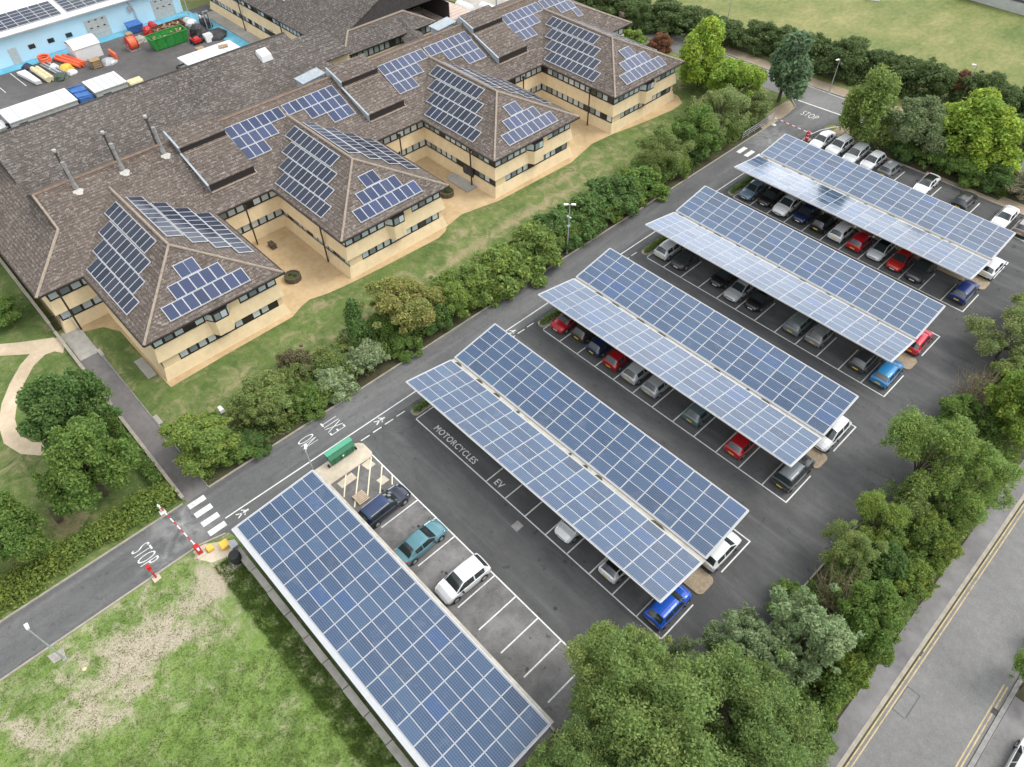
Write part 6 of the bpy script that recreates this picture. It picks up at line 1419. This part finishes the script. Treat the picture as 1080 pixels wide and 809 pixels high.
# lawn things
t = thing('floodlight', 'small white floodlight on the lawn behind the yellow-green tree', 'floodlight', (-20.0, -7.2, 0))
b = MB(); cyl(b, -20, -7.2, 0, .5, .05, n=8); b.build('stake', 'galv', t); b = MB(); b.hexa([(-20.4, -7.4, .45), (-19.7, -7.45, .45), (-19.7, -6.95, .45), (-20.4, -7.0, .45), (-20.4, -7.35, .75), (-19.8, -7.4, .7), (-19.8, -7.0, .7), (-20.4, -7.05, .75)]); b.build('housing', 'white_paint', t)
b = MB(); b.box(-24.2, -12.15, -.02, -22.9, -11.75, .1); tag(b.build('paving_slab', 'concrete'), 'pale oblong slab on the grass beside the footpath', 'slab')
t = thing('picnic_bench', 'weathered wooden bench under the mid-green tree on the lawn', 'bench', (-19.5, -22.6, 0))
b = MB()
for k in range(4): b.box(-20.6, -23.0 + k * .12, .44, -18.8, -22.9 + k * .12, .48)
b.build('seat', 'wood_dark', t); b = MB()
for k in range(3): b.box(-20.6, -22.5, .55 + k * .14, -18.8, -22.46, .65 + k * .14)
b.build('backrest', 'wood_dark', t)
for u in (-20.4, -19.0):
    b = MB(); b.box(u, -23.0, 0, u + .08, -22.45, .44); b.build('leg', 'wood_dark', t)
for (u, v, r, lb) in ((1.2, -30.15, .34, 'rounded cream boulder on the bare patch at the bottom edge'), (-5.6, -26.3, .16, 'small pale stone on the bare patch near the lamp post')):
    rs = random.Random(int(u * 10)); b = MB(); b.tube([(u, v, -.03), (u + .02, v, r * .35), (u, v + .02, r * .62), (u, v, r * .75)], [r, r * 1.02, r * .7, r * .15], 9); tag(b.build('boulder', 'cream_roll', smooth=50), lb, 'boulder')
b = MB(); b.prism([(-8.4, -27.9), (-7.5, -27.75), (-7.4, -26.9), (-8.2, -26.8)], -.03, .04); setting(b.build('paving_slab', 'concrete'))
# things at the top edge of the meadow
b = MB(); b.hexa([(-27.2, 122.2, 0), (-23.6, 123.6, 0), (-24.2, 125, 0), (-27.8, 123.6, 0), (-27.2, 122.3, 1.0), (-23.7, 123.7, 1.0), (-24.2, 124.9, 1.2), (-27.8, 123.6, 1.2)]); tag(b.build('hay_trailer', 'white_sheet'), 'pale trailer standing on the far edge of the meadow', 'trailer')

# ---------------------------------------------------------------- the workshop yard
def simple(name, label, cat, builder, mat, group=None, smooth=None):
    b = MB(); builder(b); return tag(b.build(name, mat, smooth=smooth), label, cat, group)
def skip(label, u, v, L_, W_, H_, mat, name='skip'):
    t = thing(name, label, 'skip', (u, v, 0), 'waste skips in the yard'); b = MB(); s = .35
    x0, x1, y0, y1 = u - W_ / 2, u + W_ / 2, v - L_ / 2, v + L_ / 2
    lo = [(x0 + .2, y0 + s), (x1 - .2, y0 + s), (x1 - .2, y1 - s), (x0 + .2, y1 - s)]; hi = rect(x0, y0, x1, y1)
    for i in range(4):
        j = (i + 1) % 4; b.poly([(*lo[i], .1), (*lo[j], .1), (*hi[j], H_), (*hi[i], H_)])
    b.poly([(*p, .12) for p in lo])
    for i in range(4): b.bar((*hi[i], H_), (*hi[(i + 1) % 4], H_), .12, .1)
    for k in range(4):
        f = (k + .5) / 4; v_ = y0 + s + (L_ - 2 * s) * f; b.bar((x1 - .17, v_, .1), (x1 + .03, y0 + L_ * f, H_), .09)
    b.build('body', mat, t); c_ = MB(); rs = random.Random(int(v))
    for k in range(14): 
        p = Vector((rs.uniform(x0 + .4, x1 - .4), rs.uniform(y0 + .6, y1 - .6), H_ * .75)); c_.bar(p, p + Vector((rs.uniform(-.6, .6), rs.uniform(-.8, .8), rs.uniform(0, .4))), rs.uniform(.1, .35))
    c_.build('rubbish', 'wood', t)
skip('green open-topped skip in the workshop yard', -96.6, 25.6, 6.2, 2.4, 1.9, 'skip_green')
skip('rusty brown skip behind the green one', -100.6, 27.6, 5.2, 2.2, 1.3, 'rust')
simple('skip_container', 'blue lidded waste container against the cyan strip', 'container', lambda b: (b.hexa([(-106, 22.8, .1), (-104.6, 22.8, .1), (-104.6, 24.8, .1), (-106, 24.8, .1), (-106.2, 22.6, 1.5), (-104.4, 22.6, 1.2), (-104.4, 25.0, 1.2), (-106.2, 25.0, 1.5)]), b.bar((-104.4, 22.6, 1.25), (-104.4, 25, 1.25), .1)), 'blue_sheet')
def white_unit(label, u0, v0, u1, v1, h, mat='white_sheet', ribs=4, name='portable_cabin', cat='portable cabin'):
    t = thing(name, label, cat, ((u0 + u1) / 2, (v0 + v1) / 2, 0), 'cabins and trailers behind the office')
    b = MB(); b.box(u0 + .1, v0 + .1, .2, u1 - .1, v1 - .1, h); b.build('body', 'grey_panel', t)
    b = MB(); b.box(u0, v0, h, u1, v1, h + .12); b.build('roof', mat, t); b = MB()
    for i in range(ribs): v = v0 + (v1 - v0) * (i + .5) / ribs; b.box(u0 + .05, v - .04, h + .12, u1 - .05, v + .04, h + .17)
    b.bar((u1, v0, h + .08), (u1, v1, h + .08), .1, .12); b.build('roof_ribs', 'grey_panel', t)
    b = MB(); b.box(u1 - .1, v0 + 1, .9, u1 - .06, v0 + 2.2, 1.9); b.build('window', 'dark_glass', t); return t
white_unit('long white cabin roof nearest the flue pipes', -88.4, -3.2, -83.6, 6.1, 2.3, ribs=3)
t = thing('tarpaulin_stack', 'blue tarpaulin covered stack between two white cabins', 'tarpaulin', (-84, 7.4, 0)); b = MB(); b.hexa([(-88.0, 6.3, 0), (-83.7, 6.3, 0), (-83.7, 8.4, 0), (-88.0, 8.4, 0), (-88.2, 6.4, 2.2), (-83.8, 6.4, 2.3), (-83.8, 8.3, 2.1), (-88.2, 8.3, 2.3)])
for k in range(3): b.bar((-88.1 + k * 1.9, 6.35, 2.34), (-87.8 + k * 1.9, 8.35, 2.3), .12)
b.build('sheet', 'blue_sheet', t)
white_unit('ribbed white cabin roof beside the blue tarpaulin', -88.2, 8.6, -83.6, 13.4, 2.4, ribs=5)
white_unit('long white trailer roof at the edge of the brown roof with a tan hatch', -85.6, 22.2, -81.8, 31.0, 2.4, ribs=2, name='trailer', cat='trailer')
simple('hatch_board', 'tan board lying on the long white trailer roof', 'board', lambda b: b.prism([(-84.6, 28.6), (-83.6, 28.3), (-83.3, 29.6), (-84.2, 30.0)], 2.57, 2.7), 'wood')
simple('storage_rack', 'dark open frame at the near end of the white trailer', 'frame', lambda b: [b.bar(*p, .18) for p in (((-83.2, 20.9, 0), (-83.2, 20.9, 2.4)), ((-81.2, 20.9, 0), (-81.2, 20.9, 2.4)), ((-83.2, 20.9, 2.4), (-81.2, 20.9, 2.4)), ((-83.2, 22.1, 2.4), (-83.2, 20.9, 2.4)), ((-81.2, 22.1, 2.4), (-81.2, 20.9, 2.4)))], 'black')
white_unit('small white box beside the long cabin at the picture edge', -87.6, -4.6, -85.0, -3.4, 1.4, ribs=1)
simple('cable_pile', 'cream and white rolls stacked beside the ribbed white cabin', 'rolls', lambda b: [b.tube([(-86.4 + k * .8, 14.0, z), (-86.4 + k * .8, 16.0, z)], .42, 10) for k, z in ((0, .5), (1, .5), (2, .5), (.5, 1.2), (1.5, 1.2))], 'cream_roll')
t = thing('storage_tent', 'white box-shaped storage tent in front of the first roller door', 'tent', (-102, 14, 0)); b = MB(); b.hexa([(-104.3, 12.2, 0), (-100.6, 12.2, 0), (-100.6, 16.2, 0), (-104.3, 16.2, 0), (-104.3, 12.2, 2.0), (-100.6, 12.2, 2.0), (-100.6, 16.2, 2.0), (-104.3, 16.2, 2.0)]); b.build('walls', 'white_sheet', t)
b = MB(); b.tube([(-104.3, 12.2, 2.0), (-104.3, 16.2, 2.0)], .05, 6); 
prof = [(-104.4, 2.0), (-103.6, 2.5), (-102.45, 2.7), (-101.3, 2.5), (-100.5, 2.0)]
for p, q in zip(prof[:-1], prof[1:]): b.slab([(p[0], 12.1, p[1]), (q[0], 12.1, q[1]), (q[0], 16.3, q[1]), (p[0], 16.3, p[1])], .05)
b.build('roof', 'white_sheet', t)
def heap(name, label, cat, u, v, r, h, mat, seed, sy=1.0):
    rs = random.Random(seed); b = MB(); n = 9
    rings = [(1.0, 0), (.92, .35), (.7, .7), (.35, .95)]
    b.v = []; 
    for f, z in rings:
        for k in range(n): a = 2 * math.pi * k / n; q = r * f * rs.uniform(.8, 1.15); b.v.append((u + q * math.cos(a), v + q * sy * math.sin(a), max(0, h * z * rs.uniform(.85, 1.1))))
    for i in range(3):
        for k in range(n): b.f.append((i * n + k, i * n + (k + 1) % n, (i + 1) * n + (k + 1) % n, (i + 1) * n + k)); b.m.append(0)
    b.f.append(tuple(3 * n + k for k in range(n))); b.m.append(0)
    return tag(b.build(name, mat), label, cat)
heap('tarpaulin_heap', 'green tarpaulin heap beside the cream roll', 'tarpaulin', -97.4, 8.0, 1.2, .9, 'tarp_green', 1); heap('tarpaulin_heap', 'yellow sheeted heap in the yard', 'tarpaulin', -99.6, 9.8, 1.1, 1.0, 'yellow', 2); heap('sack_heap', 'white sacks in front of the yellow heap', 'sacks', -97.9, 10.0, .8, .6, 'white_sheet', 3)
heap('sack_heap', 'white sacks behind the grey beams', 'sacks', -101.4, 8.6, .8, .8, 'white_sheet', 4); heap('machine_cover', 'dark blue sheeted machine against the blue wall', 'tarpaulin', -104.4, 5.6, .9, .8, 'navy', 5); heap('scrap_heap', 'grey scrap heap beyond the red mower', 'scrap', -94.2, 32.2, 2.0, 1.1, 'tarp_black', 6, 1.2); heap('scrap_heap', 'black machinery heap beside the green skip', 'scrap', -97.0, 31.0, 1.5, 1.6, 'tarp_black', 7)
heap('sack_heap', 'white bags piled behind the green skip', 'sacks', -100.4, 31.6, 1.2, 1.2, 'white_sheet', 8); heap('sack_heap', 'grey white bags by the corner of the cyan walkway', 'sacks', -102.6, 31.8, 1.0, .8, 'grey_panel', 9)
heap('scrap_heap', 'grey scrap beside the tan crate', 'scrap', -97.4, 15.6, 1.3, .7, 'galv', 10); heap('scrap_heap', 'pale scrap between the hose reel and the brown skip', 'scrap', -101.4, 22.8, 1.2, .8, 'concrete', 11)
heap('machine_cover', 'red sheeted machine behind the blue container', 'tarpaulin', -103.2, 25.0, 1.0, 1.2, 'red', 12)
simple('board_stack', 'white board stack next to the cream roll', 'boards', lambda b: [b.hexa([(-103.0, 3.6, z), (-97.8, 3.4 + 1.1, z), (-97.6, 5.3, z), (-103.0, 4.9, z), (-103.0, 3.6, z + .22), (-97.8, 4.5, z + .22), (-97.6, 5.3, z + .22), (-103.0, 4.9, z + .22)]) for z in (.1, .36)], 'white_sheet')
simple('carpet_roll', 'cream rolled carpet in the yard', 'roll', lambda b: [b.tube([(-102.8, 5.9, z), (-97.4, 6.3, z)], .4, 12) for z in (.4,)] + [b.tube([(-102.8, 6.6, .35), (-97.4, 7.0, .35)], .33, 12)], 'cream_roll')
simple('beam_stack', 'grey metal beams between the carpet roll and the orange pipes', 'beams', lambda b: [b.bar((-104.0, 7.4 + .3 * k, .2 + .2 * (k % 2)), (-98.4, 8.2 + .3 * k, .2 + .2 * (k % 2)), .22) for k in range(5)], 'galv')
simple('pipe_bundle', 'orange plastic pipes lying beside the white tent', 'pipes', lambda b: [b.tube([(-104.3 + .2 * k, 9.8 + .42 * k, .35 + .3 * (k % 2)), (-98.6, 11.6 + .3 * k, .35 + .3 * (k % 2))], .26, 8) for k in range(4)], 'orange')
simple('pipe_coil', 'red coil of hose against the cyan strip', 'hose', lambda b: b.tube([(-104.2 + .8 * math.cos(a), 8.4 + .8 * math.sin(a), .3 + .05 * a) for a in np.linspace(0, 18, 50)], .16, 6), 'orange')
def reel(u, v, label):
    t = thing('hose_reel', label, 'hose reel', (u, v, 0)); b = MB(); b.tube([(u, v - .6, 1.0), (u, v + .6, 1.0)], .95, 18); b.build('hose', 'orange', t)
    for s in (-.65, .65):
        b = MB(); b.tube([(u, v + s - .04, 1.0), (u, v + s + .04, 1.0)], 1.1, 18); b.build('flange', 'red', t)
    b = MB(); b.box(u - .8, v - .8, 0, u + .8, v + .8, .14); b.bar((u, v - .75, .1), (u, v - .75, 1.0), .12); b.bar((u, v + .75, .1), (u, v + .75, 1.0), .12); b.build('stand', 'galv', t)
reel(-99.2, 20.6, 'orange hose reel standing alone in the yard')
t = thing('crate', 'tan crate by the corner of the white tent', 'crate', (-97.2, 13.6, 0)); b = MB()
for z in (.1, .4, .7, 1.0): b.box(-98.0, 12.9, z, -96.6, 14.4, z + .22)
b.build('slats', 'wood', t); b = MB()
for x in (-98.0, -96.7):
    for y in (12.88, 14.32): b.box(x, y, 0, x + .1, y + .1, 1.25)
b.build('posts', 'wood_dark', t)
t = thing('ride_on_mower', 'red ride-on mower beside the green skip', 'mower', (-94.0, 29.2, 0)); b = MB(); b.box(-94.9, 28.4, .35, -93.2, 29.6, .75); b.hexa([(-93.9, 28.5, .75), (-93.2, 28.5, .75), (-93.2, 29.5, .75), (-93.9, 29.5, .75), (-93.8, 28.6, 1.1), (-93.3, 28.6, 1.0), (-93.3, 29.4, 1.0), (-93.8, 29.4, 1.1)]); b.build('body', 'red', t)
b = MB(); b.box(-94.8, 28.7, .75, -94.3, 29.3, .95); b.box(-94.9, 28.7, .95, -94.8, 29.3, 1.35); b.build('seat', 'black', t)
for x in (-94.6, -93.5):
    for y in (28.35, 29.65):
        b = MB(); b.tube([(x, y - .12, .32), (x, y + .12, .32)], .32, 10); b.build('wheel', 'tyre', t)
t = thing('forklift', 'dark forklift behind the red mower', 'forklift', (-98.4, 33.2, 0)); b = MB(); b.box(-99.4, 32.6, .4, -97.4, 33.8, 1.2); b.build('body', 'tarp_black', t); b = MB()
for x in (-97.3,):
    for y in (32.8, 33.6): b.bar((x, y, .1), (x, y, 3.0), .12)
b.bar((-97.3, 32.8, 2.9), (-97.3, 33.6, 2.9), .1); b.build('mast', 'galv', t); b = MB()
for p in ((-99.2, 32.7), (-99.2, 33.7), (-97.9, 32.7), (-97.9, 33.7)): b.bar((*p, 1.2), (*p, 2.2), .08)
b.box(-99.3, 32.6, 2.2, -97.8, 33.8, 2.28); b.build('cab_frame', 'black', t)
for x in (-99.0, -97.8):
    for y in (32.55, 33.85):
        b = MB(); b.tube([(x, y - .1, .35), (x, y + .1, .35)], .35, 10); b.build('wheel', 'tyre', t)
simple('lamp_column', 'grey post standing at the corner of the cyan walkway', 'post', lambda b: (b.tube([(-104.6, 33.2, 0), (-104.6, 33.2, 3.0)], .09, 8), b.box(-104.8, 33.0, 2.9, -104.4, 33.4, 3.2)), 'galv')
simple('oil_drum', 'dark blue drum against the rear office wall', 'drum', lambda b: b.tube([(-76.2, 36.9, z) for z in (0, .4, .42, .8, .82, 1.2)], [.5, .5, .54, .5, .54, .5], 14), 'navy')
simple('oil_drum', 'rusty brown drum next to the dark blue one', 'drum', lambda b: b.tube([(-74.6, 36.9, z) for z in (0, .3, .32, .6)], [.35, .35, .38, .35], 12), 'rust')
for i in range(5):
    b = MB(); v = -6 + i * 3.0; line(b, -104.8, v, -98.8, v + .3, .1, .008); setting(b.build('yard_lines', 'paint_white'))

simple('pallet_stack', 'stack of brown pallets between the trailer and the red mower', 'pallets', lambda b: [b.box(-90.2, 27.0, .16 * k, -89.0, 28.2, .16 * k + .1) for k in range(7)], 'wood')
simple('fuel_tank', 'red fuel tank on skids against the cyan strip near the brown skip', 'tank', lambda b: (b.tube([(-104.2, 26.2, .8), (-104.1, 26.2, .8), (-102.4, 26.2, .8), (-102.3, 26.2, .8)], [.3, .6, .6, .3], 12), b.box(-103.9, 25.8, 0, -103.7, 26.6, .5), b.box(-102.9, 25.8, 0, -102.7, 26.6, .5)), 'red')
simple('water_tank', 'square white water tank in a cage by the forklift', 'tank', lambda b: (b.box(-101.2, 33.3, .15, -100.1, 34.4, 1.2), [b.bar((-101.25, y, .1), (-101.25, y, 1.3), .05) for y in (33.25, 33.8, 34.45)], [b.bar((-100.05, y, .1), (-100.05, y, 1.3), .05) for y in (33.25, 33.8, 34.45)]), 'white_sheet')
simple('sign_board', 'row of white boards leaning by the green skip end', 'boards', lambda b: [b.hexa([(-93.6 + .25 * k, 30.3, 0), (-93.5 + .25 * k, 30.3, 0), (-93.5 + .25 * k, 31.6, 0), (-93.6 + .25 * k, 31.6, 0), (-93.9 + .25 * k, 30.3, 1.1), (-93.8 + .25 * k, 30.3, 1.1), (-93.8 + .25 * k, 31.6, 1.1), (-93.9 + .25 * k, 31.6, 1.1)]) for k in range(4)], 'white_sheet')
simple('crate', 'brown crate stack between the hose reel and the blue container', 'crates', lambda b: [b.box(-102.6 + .05 * k, 21.0, .5 * k, -101.5 + .05 * k, 22.0, .5 * k + .46) for k in range(3)], 'wood')
simple('traffic_barrier', 'orange plastic barrier by the white tent corner', 'barrier', lambda b: [b.box(-100.0 + k * .9, 16.9, .0, -99.2 + k * .9, 17.2, .9) for k in range(3)], 'orange')
# ================================================================== camera, light, render settings
cam = bpy.data.cameras.new('camera'); cam.sensor_width = 36; cam.sensor_fit = 'HORIZONTAL'; cam.lens = 36 * 767.5 / 1080
cam.clip_start = 0.5; cam.clip_end = 3000
co = bpy.data.objects.new('camera', cam); COL.objects.link(co)
p_, r_, y_ = R(48.78), R(-0.67), R(136.80)
fw_ = Vector((math.cos(p_) * math.cos(y_), math.cos(p_) * math.sin(y_), -math.sin(p_)))
rt_ = fw_.cross(Vector((0, 0, 1))).normalized(); up_ = rt_.cross(fw_)
rr_ = rt_ * math.cos(r_) + up_ * math.sin(r_); uu_ = -rt_ * math.sin(r_) + up_ * math.cos(r_)
m = Matrix((rr_, uu_, -fw_)).transposed().to_4x4(); m.translation = Vector((29.82, -16.91, 52.84)); co.matrix_world = m
scene.camera = co

SUN_EL, SUN_AZ = 55.0, 52.0                  # azimuth of the sun measured from +u towards +v
w = bpy.data.worlds.new('World'); scene.world = w; w.use_nodes = True; nt = w.node_tree
bg = nt.nodes['Background']
sky = N(nt, 'TexSky', sky_type='NISHITA'); sky.sun_disc = False; sky.sun_elevation = R(SUN_EL); sky.sun_rotation = R(90 - SUN_AZ)
sky.air_density = 1.0; sky.dust_density = 2.0
tc = N(nt, 'TexCoord'); sep = N(nt, 'SeparateXYZ'); L(nt, tc.outputs['Generated'], sep.inputs[0])
dv = N(nt, 'VectorMath', operation='DIVIDE'); L(nt, tc.outputs['Generated'], dv.inputs[0])
cz = N(nt, 'CombineXYZ'); zz = math_(nt, 'ADD', math_(nt, 'MAXIMUM', sep.outputs[2], 0.0), 0.18)
for i in range(3): L(nt, zz, cz.inputs[i])
L(nt, cz.outputs[0], dv.inputs[1])
n1 = noise(nt, 1.1, 7, 0.6, dv.outputs[0], 0.3)
cover = ramp(nt, n1, [(0.26, 0.0), (0.42, 1.0)])
shade = ramp(nt, noise(nt, 1.7, 5, 0.6, dv.outputs[0], 0.6), [(0.34, (2.4, 2.6, 2.9)), (0.46, (5.6, 5.8, 6.1)), (0.62, (8.2, 8.25, 8.3))])
hz_ = ramp(nt, sep.outputs[2], [(0.02, 0.5), (0.3, 0.8), (0.5, 0.95), (0.85, 0.85), (1.0, 0.7)])
gl = N(nt, 'VectorMath', operation='DOT_PRODUCT'); L(nt, tc.outputs['Generated'], gl.inputs[0]); gl.inputs[1].default_value = (-0.45, 0.885, 0.12)
hz_ = mixc(nt, 1.0, hz_, ramp(nt, gl.outputs['Value'], [(0.86, 1.0), (0.935, 1.35), (0.985, 2.7)]), 'MULTIPLY')   # the bright, thin part of the overcast
gd = N(nt, 'VectorMath', operation='DOT_PRODUCT'); L(nt, tc.outputs['Generated'], gd.inputs[0]); gd.inputs[1].default_value = (-0.80, -0.34, 0.49)
hz_ = mixc(nt, 1.0, hz_, ramp(nt, gd.outputs['Value'], [(0.55, 1.0), (0.90, 0.30)]), 'MULTIPLY')   # a heavy grey bank behind the offices
L(nt, mixc(nt, 1.0, mixc(nt, cover, sky.outputs[0], shade), hz_, 'MULTIPLY'), bg.inputs['Color']); bg.inputs['Strength'].default_value = 0.13
sl = bpy.data.lights.new('sun', 'SUN'); sl.energy = 0.75; sl.angle = R(28); sl.color = (1.0, 0.96, 0.90)
so = bpy.data.objects.new('sun', sl); COL.objects.link(so); so.location = (0, 0, 80)
d_ = Vector((math.cos(R(SUN_EL)) * math.cos(R(SUN_AZ)), math.cos(R(SUN_EL)) * math.sin(R(SUN_AZ)), math.sin(R(SUN_EL))))
so.rotation_euler = d_.to_track_quat('Z', 'Y').to_euler()
vs = scene.view_settings; vs.view_transform = 'Standard'; vs.look = 'None'; vs.gamma = 1.0; vs.use_curve_mapping = False; vs.exposure = 1.45
scene.cycles.max_bounces = 6; scene.cycles.diffuse_bounces = 3; scene.cycles.glossy_bounces = 3; scene.cycles.transmission_bounces = 2; scene.cycles.use_denoising = True
